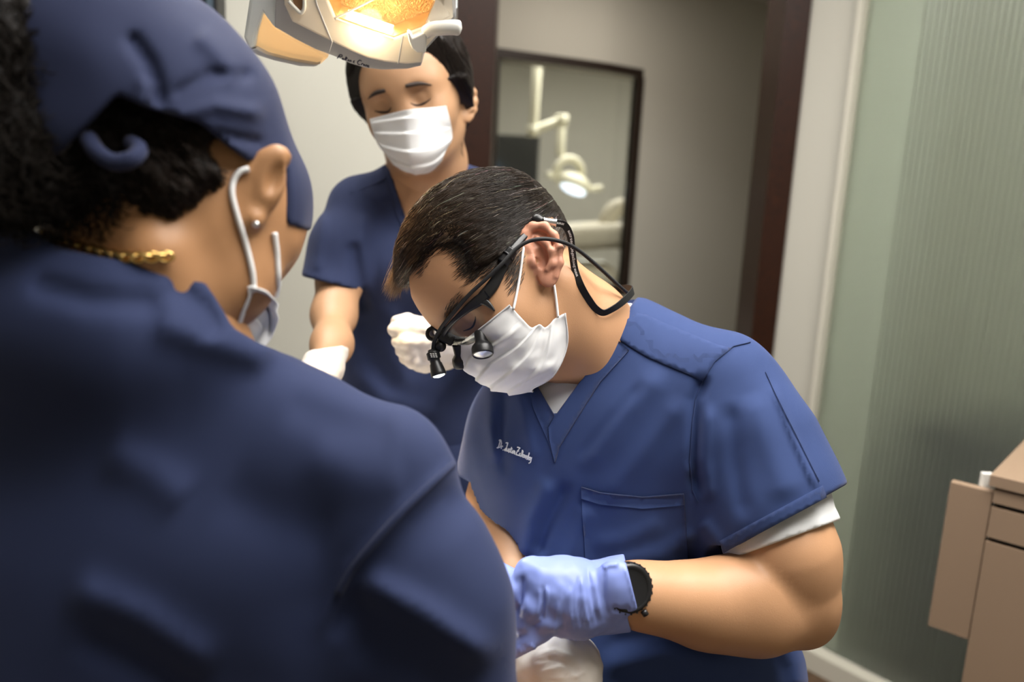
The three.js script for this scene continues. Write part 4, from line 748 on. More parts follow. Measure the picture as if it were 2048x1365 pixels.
{ // wrist watch under the cuff
  const w = new THREE.Group(); w.name = 'wrist_watch'; w.userData.label = 'black sports watch'; dentist.add(w); w.updateMatrixWorld(true);
  const c = V(...cp(1256, 1176, .741)), n = V(.28, .12, .95).normalize(), at = (h) => fromCam(lathe([[0, 0], [.0225, 0], [.0235, .25], [.0235, .7], [.0215, 1], [.0185, 1.02], [.018, .9], [0, .9]], c.clone().addScaledVector(n, -.006), c.clone().addScaledVector(n, .0062), 40));
  part('watch_case', at(), M.black, w);
  const ticks = []; const e1 = V(0, 1, 0).addScaledVector(n, -n.y).normalize(), e2 = V(0, 0, 0).crossVectors(n, e1);
  for (let i = 0; i < 24; i++) { const a = i / 24 * 6.2832, p = c.clone().addScaledVector(e1, Math.cos(a) * .0225).addScaledVector(e2, Math.sin(a) * .0225).addScaledVector(n, .0045); ticks.push(new THREE.BoxGeometry(.0012, .0028, .0012).applyMatrix4(new THREE.Matrix4().makeBasis(V(0, 0, 0).crossVectors(e1, n), e1, n)).translate(p.x, p.y, p.z)); }
  part('bezel_teeth', fromCam(merge(ticks)), M.blackMatte, w);
  const crown = c.clone().addScaledVector(V(.55, -.82, .1).normalize(), .025); part('crown', fromCam(lathe([[0, 0], [.003, 0], [.003, 1], [0, 1]], crown, crown.clone().add(V(.0025, -.004, 0)), 12)), M.black, w);
  const ring = []; const ax = nrm3(dSub(cp(1300, 1178, .78), cp(1225, 1188, .768))), u = nrm3(cross3(ax, [0, 0, 1])), v = cross3(ax, u), cc = cp(1258, 1185, .775);
  for (let i = 0; i <= 40; i++) { const a = i / 40 * 6.2832, r = .0278; ring.push(V(cc[0] + r * (u[0] * Math.cos(a) + v[0] * Math.sin(a)), cc[1] + r * (u[1] * Math.cos(a) + v[1] * Math.sin(a)), cc[2] + r * (u[2] * Math.cos(a) + v[2] * Math.sin(a)))); }
  part('watch_strap', fromCam(band(ring, ring.map(() => V(...ax)), .018, .003)), M.blackMatte, w);
}
function dSub(a, b) { return [a[0] - b[0], a[1] - b[1], a[2] - b[2]]; }
// ---- loupes: a thing of their own
{
  const at0 = toW(cp(870, 680, .86));
  const lp = thing('loupe_glasses', 'black magnifying loupe glasses with a headlight, worn by the bending person', 'glasses', at0);
  const C0 = (a) => V(...cp(...a)), noEar = (x, y, z) => Math.min(smin(dBare(x, y, z), dNeck(x, y, z), .045), dHairBase(x, y, z)), Cs = (a) => V(...cp(...hug(noEar, a, .002, .7, 1))), C = (a) => V(...cp(...hug(dHead, a, .0025, .7, 1))), T = (pts, r, n = 30, seg = 10) => fromCam(tube(catmull(pts.map(C), n), r, seg));
  // bar with a flattened section through [px,py,d,half height px]
  const bar = (pts, thick, n = 36, lay = true) => { const cv = catmull(pts.map(lay ? Cs : C0), n), hs = pts.map(p => p[3]); const g = []; const P = [], S = []; const pos = [], idx = []; for (let i = 0; i <= n; i++) { const t = i / n * (hs.length - 1), k = Math.min(Math.floor(t), hs.length - 2), h = (hs[k] + (hs[k + 1] - hs[k]) * (t - k)) / FOC * .84; const tg = V(0, 0, 0).subVectors(cv[Math.min(i + 1, n)], cv[Math.max(i - 1, 0)]).normalize(), o = V(0, 0, 1).addScaledVector(tg, -tg.z).normalize(), s = V(0, 0, 0).crossVectors(tg, o); for (let q = 0; q < 10; q++) { const a = q / 10 * 6.2832, ca = Math.cos(a), sa = Math.sin(a); const e = Math.sign(ca) * Math.pow(Math.abs(ca), .6), f = Math.sign(sa) * Math.pow(Math.abs(sa), .6); const p = cv[i].clone().addScaledVector(s, e * h).addScaledVector(o, f * thick / 2); pos.push(p.x, p.y, p.z); } } for (let i = 0; i < n; i++) for (let q = 0; q < 10; q++) { const a = i * 10 + q, b = i * 10 + (q + 1) % 10; idx.push(a, b, a + 10, b, b + 10, a + 10); } for (const r of [0, n]) for (let q = 1; q < 9; q++) idx.push(r * 10, r * 10 + q, r * 10 + q + 1); const G = new THREE.BufferGeometry(); G.setAttribute('position', new THREE.Float32BufferAttribute(pos, 3)); G.setIndex(idx); G.computeVertexNormals(); return fromCam(G); };
  part('temple_arm', bar([[1086, 446, .86, 5], [1066, 458, .848, 6], [1044, 478, .832, 7], [1018, 510, .818, 8], [1000, 545, .816, 10], [985, 572, .815, 12], [970, 590, .815, 12], [955, 604, .816, 9]], .005), M.black, lp);
  part('brow_frame', bar([[975, 588, .815, 10], [955, 603, .815, 11], [935, 618, .818, 8], [912, 638, .826, 5], [893, 660, .84, 5], [880, 682, .852, 6]], .006), M.black, lp);
  part('lens_hook', bar([[955, 600, .815, 9], [970, 604, .816, 7], [980, 612, .818, 5], [989, 622, .821, 2]], .005), M.black, lp);
  const far = [[880, 682, .852, 6], [868, 676, .875, 5], [863, 668, .90, 5], [866, 655, .93, 6], [880, 630, .955, 6]]; part('brow_frame', bar(far, .006, 36, false), M.black, lp);
  part('temple_arm', bar([[880, 630, .955, 6], [930, 560, .975, 6], [1000, 490, .985, 6]], .005, 36, false), M.black, lp);
  // brand tick on the arm
  { const sh = new THREE.Shape(); sh.moveTo(0, 0); sh.quadraticCurveTo(-5, -4, -6, 4); sh.quadraticCurveTo(-4, 9, 2, 4); sh.lineTo(12, -9); sh.lineTo(1, 1.5); sh.quadraticCurveTo(-3, 4, -2.5, 0); const g = new THREE.ExtrudeGeometry(sh, { depth: 1.2, bevelEnabled: false, curveSegments: 6 }); const k = .00062; g.scale(k, -k, k * .6); g.rotateZ(.35); const p = cp(981, 577, .8125); g.translate(p[0], p[1], p[2] - .0003); part('emblem', fromCam(g), M.white, lp); }
  // clear lenses
  const clear = std({ color: lin(.97, .98, .97), roughness: .03, transmission: 1, thickness: 0, ior: 1.45 });
  part('lens', sheet([[[960, 606, .815], [930, 624, .818], [905, 648, .832], [884, 684, .852]], [[980, 622, .818], [960, 648, .817], [935, 672, .826], [905, 692, .848]], [[985, 632, .821], [975, 660, .822], [958, 684, .83], [930, 694, .846]]].map(r => r.map(a => cp(...a))), 16, 10, .0012), clear, lp);
  part('lens', sheet([[[884, 684, .852], [872, 676, .88], [868, 664, .92], [880, 632, .955]], [[905, 694, .85], [888, 690, .88], [880, 676, .92], [890, 642, .958]]].map(r => r.map(a => cp(...a))), 12, 8, .0012), clear, lp);
  // oculars
  const ocular = (a, b, k) => { const A = C(a), B = C(b); const m = part('ocular', fromCam(lathe([[0, 0], [.0062 * k, 0], [.0068 * k, .04], [.0068 * k, .45], [.0105 * k, .62], [.0112 * k, .72], [.0112 * k, .95], [.0102 * k, 1], [.0098 * k, .93], [0, .93]], A, B, 28)), M.black, lp); const q = A.clone().lerp(B, .945), n = V(0, 0, 0).subVectors(B, A).normalize(); part('ocular_lens', fromCam(lathe([[.0098 * k, 0], [.007 * k, .5], [.0035 * k, .85], [0, 1]], q, q.clone().addScaledVector(n, .003), 24)), std({ color: lin(.75, .8, .85), roughness: .04, metalness: .2, clearcoat: 1, clearcoatRoughness: .02 }), m); return m; };
  ocular([961, 664, .826], [966, 711, .815], 1); ocular([916, 688, .868], [927, 732, .86], .98);
  part('mount_bar', merge([T([[882, 668, .858], [905, 676, .852], [930, 684, .845], [955, 676, .83]], .0042), T([[892, 676, .856], [912, 690, .86], [918, 700, .864]], .0038)]), M.black, lp);
  part('bridge_clamp', fromCam(merge([new RoundedBoxGeometry(.017, .012, .014, 3, .002).rotateZ(-.5).translate(...cp(894, 676, .85)), new THREE.TorusGeometry(.0062, .0022, 8, 18).translate(...cp(866, 668, .87)), new RoundedBoxGeometry(.012, .006, .01, 2, .0015).rotateZ(.7).translate(...cp(886, 664, .85))])), M.black, lp);
  part('tilt_knob', fromCam(new THREE.SphereGeometry(.0062, 16, 12).translate(...cp(881, 693, .85))), M.black, lp);
  // headlight
  const h0 = C([864, 700, .85]), h1 = C([878, 752, .845]);
  const hl = part('headlight', fromCam(lathe([[0, 0], [.0045, 0], [.005, .06], [.0068, .1], [.0072, .12], [.0072, .34], [.0056, .38], [.0056, .5], [.0066, .55], [.0082, .88], [.0084, 1], [.0074, 1], [.0066, .95], [0, .95]], h0, h1, 28)), M.black, lp);
  const hn = V(0, 0, 0).subVectors(h1, h0).normalize(), hq = h0.clone().lerp(h1, .955);
  part('headlight_lens', fromCam(lathe([[.0073, 0], [.0055, .6], [0, 1]], hq, hq.clone().addScaledVector(hn, .0035), 24)), std({ color: lin(.9, .95, .95), emissive: lin(.9, 1, .97), emissiveIntensity: 3, roughness: .2 }), hl);
  { const txt = []; for (let i = 0; i < 9; i++) { const p = h0.clone().lerp(h1, .15 + .06 * Math.floor(i / 3)), s = (i % 3 - 1) * .0026 + .001; txt.push(new THREE.BoxGeometry(.0018, .0009, .0004).rotateZ(-.1).translate(p.x + s, p.y, p.z + .0074)); } part('headlight_marks', fromCam(merge(txt)), M.white, hl); }
  const sl = new THREE.SpotLight(lin(.95, 1, .98), .25, 0, .5, .6, 2), sp = hq.clone().addScaledVector(hn, .008).applyMatrix4(CM), st = hq.clone().addScaledVector(hn, .3).applyMatrix4(CM); sl.position.copy(sp); sl.target.position.copy(st); sl.castShadow = true; scene.add(sl, sl.target);
  // joint sleeve, cable, strap
  part('joint_sleeve', merge([fromCam(lathe([[0, 0], [.0058, 0], [.0062, .1], [.0062, .9], [.0058, 1], [0, 1]], C([1004, 528, .812]), C([1026, 500, .815]), 20)), fromCam(lathe([[0, 0], [.0066, 0], [.0066, 1], [0, 1]], C([1014, 514, .8125]), C([1017, 511, .813]), 20))]), M.black, lp);
  part('light_cable', T([[866, 702, .85], [868, 685, .846], [880, 660, .838], [905, 628, .822], [940, 588, .811], [975, 556, .806], [1004, 528, .804], [1030, 500, .806], [1055, 484, .806], [1085, 478, .806], [1120, 483, .815], [1150, 496, .83], [1190, 528, .85], [1225, 560, .87], [1247, 580, .885], [1262, 592, .91]], .0021, 90, 8), M.blackMatte, lp);
  part('strap_tip', fromCam(lathe([[0, 0], [.005, .05], [.0062, .25], [.0062, .6], [.004, .9], [.0035, 1], [0, 1]], C0([1066, 438, .838]), C0([1088, 443, .833]), 18)), M.black, lp);
  part('ferrule', fromCam(lathe([[0, 0], [.0042, 0], [.0045, .05], [.0038, .1], [.0038, .9], [.0045, .95], [.0042, 1], [0, 1]], C0([1086, 442, .833]), C0([1113, 446, .834]), 18)), M.steel, lp);
  const Hs = (a) => hug((x, y, z) => Math.min(dHead(x, y, z), dHairBase(x, y, z)), a, .004, .7, 1.02);
  const spts = [[1108, 446, .834], [1128, 450, .836], [1140, 470, .838], [1144, 500, .84], [1150, 540, .842], [1162, 572, .845], [1178, 600, .848], [1192, 618, .85], [1206, 626, .85], [1226, 618, .853], [1248, 602, .864], [1262, 588, .876], [1266, 580, .89], [1255, 576, .91], [1243, 577, .93]].map((a, i) => i < 12 ? Hs(a) : a);
  const sc = catmull(spts.map(C), 90), sides = sc.map((p, i) => { const t = i / 90; const e = [[0, [.15, 1, .2]], [.12, [.75, .55, .3]], [.2, [.98, -.1, .3]], [.45, [.85, .4, .35]], [.6, [.2, .85, .5]], [.72, [-.35, .9, .25]], [.82, [-.3, .95, 0]], [1, [0, 1, .1]]]; let k = 0; while (k < e.length - 2 && e[k + 1][0] < t) k++; const f = clamp((t - e[k][0]) / (e[k + 1][0] - e[k][0]), 0, 1); return V(...mix3(e[k][1], e[k + 1][1], f)).normalize(); });
  const sg = band(sc, sides, .0075, .0012), L = sg.userData.len;
  const cv = document.createElement('canvas'); cv.width = 2048; cv.height = 64; const cx = cv.getContext('2d'); cx.fillStyle = '#0a0a0a'; cx.fillRect(0, 0, 2048, 64); cx.fillStyle = '#e8e8e8'; cx.font = 'bold 34px sans-serif'; cx.textBaseline = 'middle';
  const line = 'www.DesignsForVision.com'; for (let x = -400; x < 300; x += 520) { cx.save(); cx.translate(x + 500, 32); cx.rotate(Math.PI); cx.fillText(line, 0, 0); cx.restore(); }
  const tx = new THREE.CanvasTexture(cv); tx.colorSpace = THREE.SRGBColorSpace; tx.wrapS = THREE.RepeatWrapping;
  const uvA = sg.attributes.uv; for (let i = 0; i < uvA.count; i++) uvA.setX(i, uvA.getX(i) / L * 1.0);
  part('neck_strap', fromCam(sg), std({ map: tx, roughness: .6 }), lp, 'black lanyard strap with white lettering');
}
// ------------------------------------------------------------------ the assistant standing by the wall
{
  const bx = wp(830, 800, 1.36), who = thing('person', 'person in navy scrubs and white mask standing by the pale wall, looking down with a raised gloved fist', 'person', V(bx.x, 0, bx.z));
  who.userData.label = 'person in navy scrubs and white mask standing by the pale wall, eyes lowered';
  const HF = headFrame(cp(834, 200, 1.25), [-.15, -.30, .94], [-.201, .956, .273], .96), bare = HF.field(headShape({ chin: -.1, lids: 1 }));
  const ear = HF.field(earShape(1, { at: [-.010, -.016, .077], tilt: .2, flare: .6, size: 1.0 })), ear2 = HF.field(earShape(-1, { at: [-.010, -.016, .077], tilt: .2, flare: .6, size: 1.0 }));
  const neck = limb([[848, 250, 1.30, 62], [852, 340, 1.31, 60], [850, 420, 1.34, 90]], .05);
  const head = (x, y, z) => { let d = smin(bare(x, y, z), neck(x, y, z), .04); d = smin(d, ear(x, y, z), .006); return smin(d, ear2(x, y, z), .006); };
  const skinTone = [.47, .265, .145], tone = () => skinTone;
  const armR = limb([[715, 430, 1.27, 44], [680, 560, 1.24, 40], [668, 630, 1.2, 38], [664, 690, 1.12, 34], [652, 730, 1.06, 30]], .03);
  const armL = limb([[1028, 425, 1.325, 38], [1040, 570, 1.29, 38], [990, 650, 1.22, 38], [900, 690, 1.13, 32], [868, 692, 1.1, 30]], .03);
  const trunk = union([[pell(850, 540, 1.37, 150, 165, .095), 0], [pell(835, 820, 1.38, 150, 230, .105), .1], [limb([[722, 408, 1.29, 44], [850, 380, 1.33, 56], [1020, 405, 1.33, 46]], .05), .06], [pball(790, 545, 1.285, 58), .06], [pball(905, 550, 1.29, 58), .06]]);
  const slR = limb([[718, 420, 1.28, 50], [685, 500, 1.255, 53], [663, 590, 1.23, 58]], .03), slL = limb([[1025, 415, 1.31, 50], [1045, 500, 1.3, 55], [1050, 590, 1.29, 58]], .03);
  const fl = folds([[[[705, 480], [715, 540], [730, 640]], 14, -.008], [[[730, 420], [720, 500], [730, 600]], 16, .004], [[[780, 600], [790, 700], [830, 800]], 26, .006], [[[720, 620], [740, 720], [800, 800]], 22, -.006], [[[700, 740], [780, 800], [900, 840]], 20, .006], [[[800, 460], [770, 560], [760, 650]], 18, .003], [[[960, 740], [900, 800], [860, 880]], 20, -.006], [[[650, 420], [640, 490], [632, 550]], 12, .004]], 1.0, 1.6);
  const topS = withFolds((x, y, z) => Math.min(smin(trunk(x, y, z), smin(slR(x, y, z), slL(x, y, z), .01), .03)) - .006, fl, .002, 10);
  const neckCut = prism([[778, 318], [786, 350], [797, 392], [813, 440], [832, 482], [868, 440], [900, 372], [915, 330], [924, 302], [880, 200], [800, 200]], .9, 1.345), hemR = pxHalf(600, 552, 725, 584, 650, 700), hemL = pxHalf(980, 590, 1120, 590, 1050, 800);
  const regR = limb([[652, 520, 1.24, 92], [632, 680, 1.15, 100]], .01), regL = limb([[1060, 520, 1.29, 90], [1050, 700, 1.27, 90]], .01), inR = both((x, y, z) => armR(x, y, z) - .002, pxHalf(600, 520, 725, 550, 650, 700));
  const top = (x, y, z) => { let d = topS(x, y, z); if (d > .05) return d; d = smax(d, -neckCut(x, y, z), .004); d = smax(d, -Math.max(hemR(x, y, z), regR(x, y, z)), .004); d = smax(d, -Math.max(hemL(x, y, z), regL(x, y, z)), .004); return d; };
  const [hl, hh] = box3([HF.out(.12, 0, 0), HF.out(-.1, 0, 0), HF.out(0, .13, 0), HF.out(0, 0, .09), HF.out(0, 0, -.09), cp(850, 420, 1.3)], .04);
  const hg = meshField(head, hl, hh, .0032, { color: tone });
  const skinB = (x, y, z) => smin(smin(trunk(x, y, z) + .004, neck(x, y, z), .03), Math.min(armR(x, y, z), armL(x, y, z)), .012);
  const [bl, bh] = box3([cp(590, 300, 1.0), cp(1130, 1060, 1.0), cp(590, 300, 1.52), cp(1130, 1060, 1.52)], .02);
  part('body', joinColoured([hg, meshField(skinB, bl, bh, .006, { color: tone })]), M.skin, who, 'light brown skin');
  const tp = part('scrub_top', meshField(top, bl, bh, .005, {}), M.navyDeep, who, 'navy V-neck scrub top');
  part('neck_band', panel(topS, [[776, 330], [785, 362], [798, 400], [815, 446], [830, 480], [822, 492], [806, 462], [786, 408], [772, 366], [764, 336]], 9, .0016, .9, 1.6), M.navyDeep, tp);
  part('shoulder_seam', fromCam(tube([[700, 385], [725, 378], [750, 368], [778, 352]].map(a => { const s = sight(topS, a[0], a[1], .9, 1.6); return V(...s.p); }), .0012, 6)), M.navyDeep, tp);
  // trousers and shoes, below the frame
  const hip = toW(cp(835, 960, 1.38)), pants = []; const trous = (x, y, z) => 0;
  const g = []; for (const s of [-1, 1]) g.push(tube([V(hip.x + s * .085, hip.y + .05, hip.z), V(hip.x + s * .09, .5, hip.z + .01), V(hip.x + s * .095, .09, hip.z)], t => .105 - .04 * t, 20));
  g.push(new THREE.SphereGeometry(1, 28, 18).scale(.185, .16, .125).translate(hip.x, hip.y - .02, hip.z));
  part('trousers', merge(g), M.navyDeep, who);
  for (const s of [-1, 1]) part('shoe', new RoundedBoxGeometry(.1, .09, .27, 4, .04).translate(hip.x + s * .095, .045, hip.z + .06), M.white, who);
  // hair
  const hairAmt = (f, u, l) => { const al = Math.abs(l); const front = .105 - .35 * Math.max(0, al - .02) + (u > .05 ? (u - .05) * -.75 : 0); const edge = u > .02 ? .062 + (u - .02) * .42 - .35 * Math.max(0, al - .045) : u > -.05 ? -.03 + (u + .05) * 1.31 : -.03 + (u + .05) * .6; return smooth(.006, -.008, f - edge) * smooth(-.085, -.06, u); };
  const bun = HF.field(ellip([-.105, .01, 0], [.05, .05, .052])), hairB = (x, y, z) => { const b = bare(x, y, z); if (b > .07) return Math.min(b - .03, bun(x, y, z)); const q = HF.in(x, y, z), m = hairAmt(...q); let d = b - (-.006 + .024 * m); d = smin(d, bun(x, y, z), .02); return d - .0008 * noise3(x * 50, y * 50, z * 50); };
  const [al, ah] = box3([HF.out(.11, .1, 0), HF.out(-.16, .1, 0), HF.out(-.16, -.08, 0), HF.out(0, .13, 0), HF.out(0, 0, .095), HF.out(0, 0, -.095)], .035), R = rng(31);
  const cv = [], cc = []; for (let q = 0; q < 1800; q++) { const px = 708 + R() * 215, py = 40 + R() * 190, s = sight(hairB, px, py, 1, 1.6); if (!s) continue; const m = hairAmt(...HF.in(...s.p)); if (m < .5) continue; const P = []; let x = px, y = py; const dx = (px - 815) * .05, dy = 8; for (let i = 0; i < 6; i++) { const t = sight(hairB, x, y, 1, 1.6); if (!t) break; P.push([t.p[0] + t.n[0] * .001, t.p[1] + t.n[1] * .001, t.p[2] + t.n[2] * .001]); x += dx + (R() - .5) * 2; y += dy; } if (P.length > 2) { cv.push(P); const b = .5 + R(); cc.push([.02 * b, .014 * b, .011 * b]); } }
  for (let q = 0; q < 160; q++) { const side = R() < .5, P = []; let x = side ? 716 + R() * 10 : 912 + R() * 14, y = side ? 130 + R() * 70 : 200 + R() * 90, d = 1.25 + R() * .03; for (let i = 0; i < 5; i++) { P.push(cp(x, y, d)); x += (side ? -1 : 1) * (R() * 4 - .8); y += 6 + R() * 4; } cv.push(P); cc.push([.025, .016, .011]); }
  part('hair', joinColoured([meshField(hairB, al, ah, .0038, { color: (x, y, z) => { const n = noise3(x * 50, y * 50, z * 50); return [.012 + .004 * n, .009 + .003 * n, .008 + .002 * n]; } }), strandMesh(cv, cc, .0004)]), M.hair, who, 'black hair tied back');
  // brows and lowered lashes
  const dark = std({ color: lin(.035, .02, .014), roughness: .7 });
  const onto = (p) => { for (let i = 0; i < 20; i++) { const v = bare(...p), n = gradient(bare, ...p, .002); p = [p[0] - n[0] * v, p[1] - n[1] * v, p[2] - n[2] * v]; } const n = gradient(bare, ...p, .002); return V(p[0] + n[0] * .0003, p[1] + n[1] * .0003, p[2] + n[2] * .0003); };
  for (const s of [1, -1]) {
    const br = [], la = []; for (let i = 0; i <= 14; i++) { const t = i / 14; br.push(onto(HF.out(.1 - .016 * t, .021 + .005 * Math.sin(t * 3.1) - .007 * t, s * (.013 + .036 * t)))); la.push(onto(HF.out(.1 - .012 * t, -.006 - .004 * Math.sin(t * 3.14), s * (.017 + .028 * t)))); }
    part('eyebrow', fromCam(tube(br, t => .0030 * Math.sin(Math.PI * clamp(t * .75 + .25, 0, 1)) + .0004, 8)), dark, who); part('eyelashes', fromCam(tube(la, t => .0013 * Math.sin(Math.PI * clamp(t, .05, .95)) + .0004, 8)), dark, who);
  }
  // mask
  const mk = new THREE.Group(); mk.name = 'face_mask'; mk.userData.label = 'white pleated face mask'; who.add(mk); mk.updateMatrixWorld(true);
  const Z = (x, y, o = .006) => { const s = sight(head, x, y, .95, 1.5); return s ? cp(x, y, s.d - o) : null; };
  const grid = [
    [[739, 238], [775, 229], [812, 220], [850, 216], [893, 212]],
    [[742, 252], [774, 250], [818, 246], [862, 244], [900, 240]],
    [[748, 272], [778, 276], [823, 278], [868, 272], [904, 262]],
    [[757, 292], [786, 304], [828, 312], [872, 302], [904, 280]],
    [[772, 310], [798, 328], [832, 336], [866, 328], [893, 300]],
    [[786, 330], [810, 344], [836, 349], [862, 344], [884, 322]]];
  const rows = grid.map((r, j) => r.map(([x, y], i) => { const o = [.003, .010, .014, .010, .003][i], s = Z(x, y, o); const edge = { 0: 1.205, 1: 1.175, 2: 1.155, 3: 1.17, 4: 1.215 }[i] + [0, -.004, -.008, -.006, .008, .03][j]; return cp(x, y, s ? Math.min(-s[2], edge) : edge); }));
  part('filter_panel', sheet(rows, 60, 60, .0012, (u, v) => pleat(v, 4, .0036, .1, .95) * smooth(0, .15, Math.min(u, 1 - u)) +   .0015 * Math.exp(-(((u - .46) / .05) ** 2)) * smooth(.05, .3, v)), M.mask, mk);
  part('ear_loop', fromCam(tube(catmull([cp(894, 214, 1.205), cp(899, 196, 1.20), cp(903, 180, 1.21), cp(908, 176, 1.23)], 14), .0018, 8)), M.loop, mk);
  part('ear_loop', fromCam(tube(catmull([cp(897, 296, 1.215), cp(907, 270, 1.22), cp(909, 240, 1.235)], 14), .0018, 8)), M.loop, mk);
  // gloved hands
  const fist = handField(union([[limb([[880, 680, 1.105, 42], [848, 672, 1.08, 36]], .02), 0], [limb([[885, 700, 1.105, 40], [850, 712, 1.085, 34]], .02), .02]]), [
    [[850, 652, 1.07, 17], [815, 642, 1.055, 13], [793, 642, 1.055, 10]],
    [[850, 664, 1.06, 19], [812, 660, 1.045, 16], [789, 660, 1.05, 13]],
    [[846, 686, 1.055, 18], [814, 683, 1.04, 15], [796, 683, 1.05, 12]],
    [[846, 704, 1.06, 17], [818, 703, 1.045, 14], [802, 702, 1.055, 11]],
    [[848, 722, 1.07, 16], [825, 722, 1.05, 13], [808, 718, 1.06, 9]]], .004);
  const [fl0, fh0] = box3([cp(770, 620, 1.0), cp(930, 750, 1.0), cp(770, 620, 1.17), cp(930, 750, 1.17)], .01);
  part('glove', meshField((x, y, z) => smin(fist(x, y, z) - .001, armL(x, y, z) - .002 + Math.max(0, 870 - 0) * 0 + (toPx(x, y, z)[0] > 925 ? .02 : 0), .01) - .0006 * noise3(x * 70, y * 70, z * 70), fl0, fh0, .0026, {}), M.gloveWhite, who, 'white latex glove closed in a loose fist');
  const hnd = handField(limb([[655, 715, 1.075, 30], [646, 735, 1.05, 36], [630, 765, 1.02, 36]], .02), [[[615, 770, 1.01, 14], [600, 810, .99, 12]], [[628, 785, 1.01, 14], [620, 830, .985, 12]], [[642, 790, 1.01, 14], [640, 830, .99, 12]], [[655, 785, 1.02, 13], [660, 820, 1.0, 11]], [[620, 735, 1.03, 14], [600, 748, 1.0, 12]]], .01);
  const cuff = limb([[664, 698, 1.105, 36], [652, 725, 1.07, 33]], .01), cuffCut = pxHalf(628, 700, 700, 690, 660, 600);
  const [gl, gh] = box3([cp(580, 680, .96), cp(710, 850, .96), cp(580, 680, 1.14), cp(710, 850, 1.14)], .01);
  part('glove', meshField((x, y, z) => smax(smin(hnd(x, y, z), cuff(x, y, z), .01), -cuffCut(x, y, z), .002) - .0006 * noise3(x * 60, y * 60, z * 60), gl, gh, .003, {}), M.gloveWhite, who, 'white latex glove on the lowered hand');
}
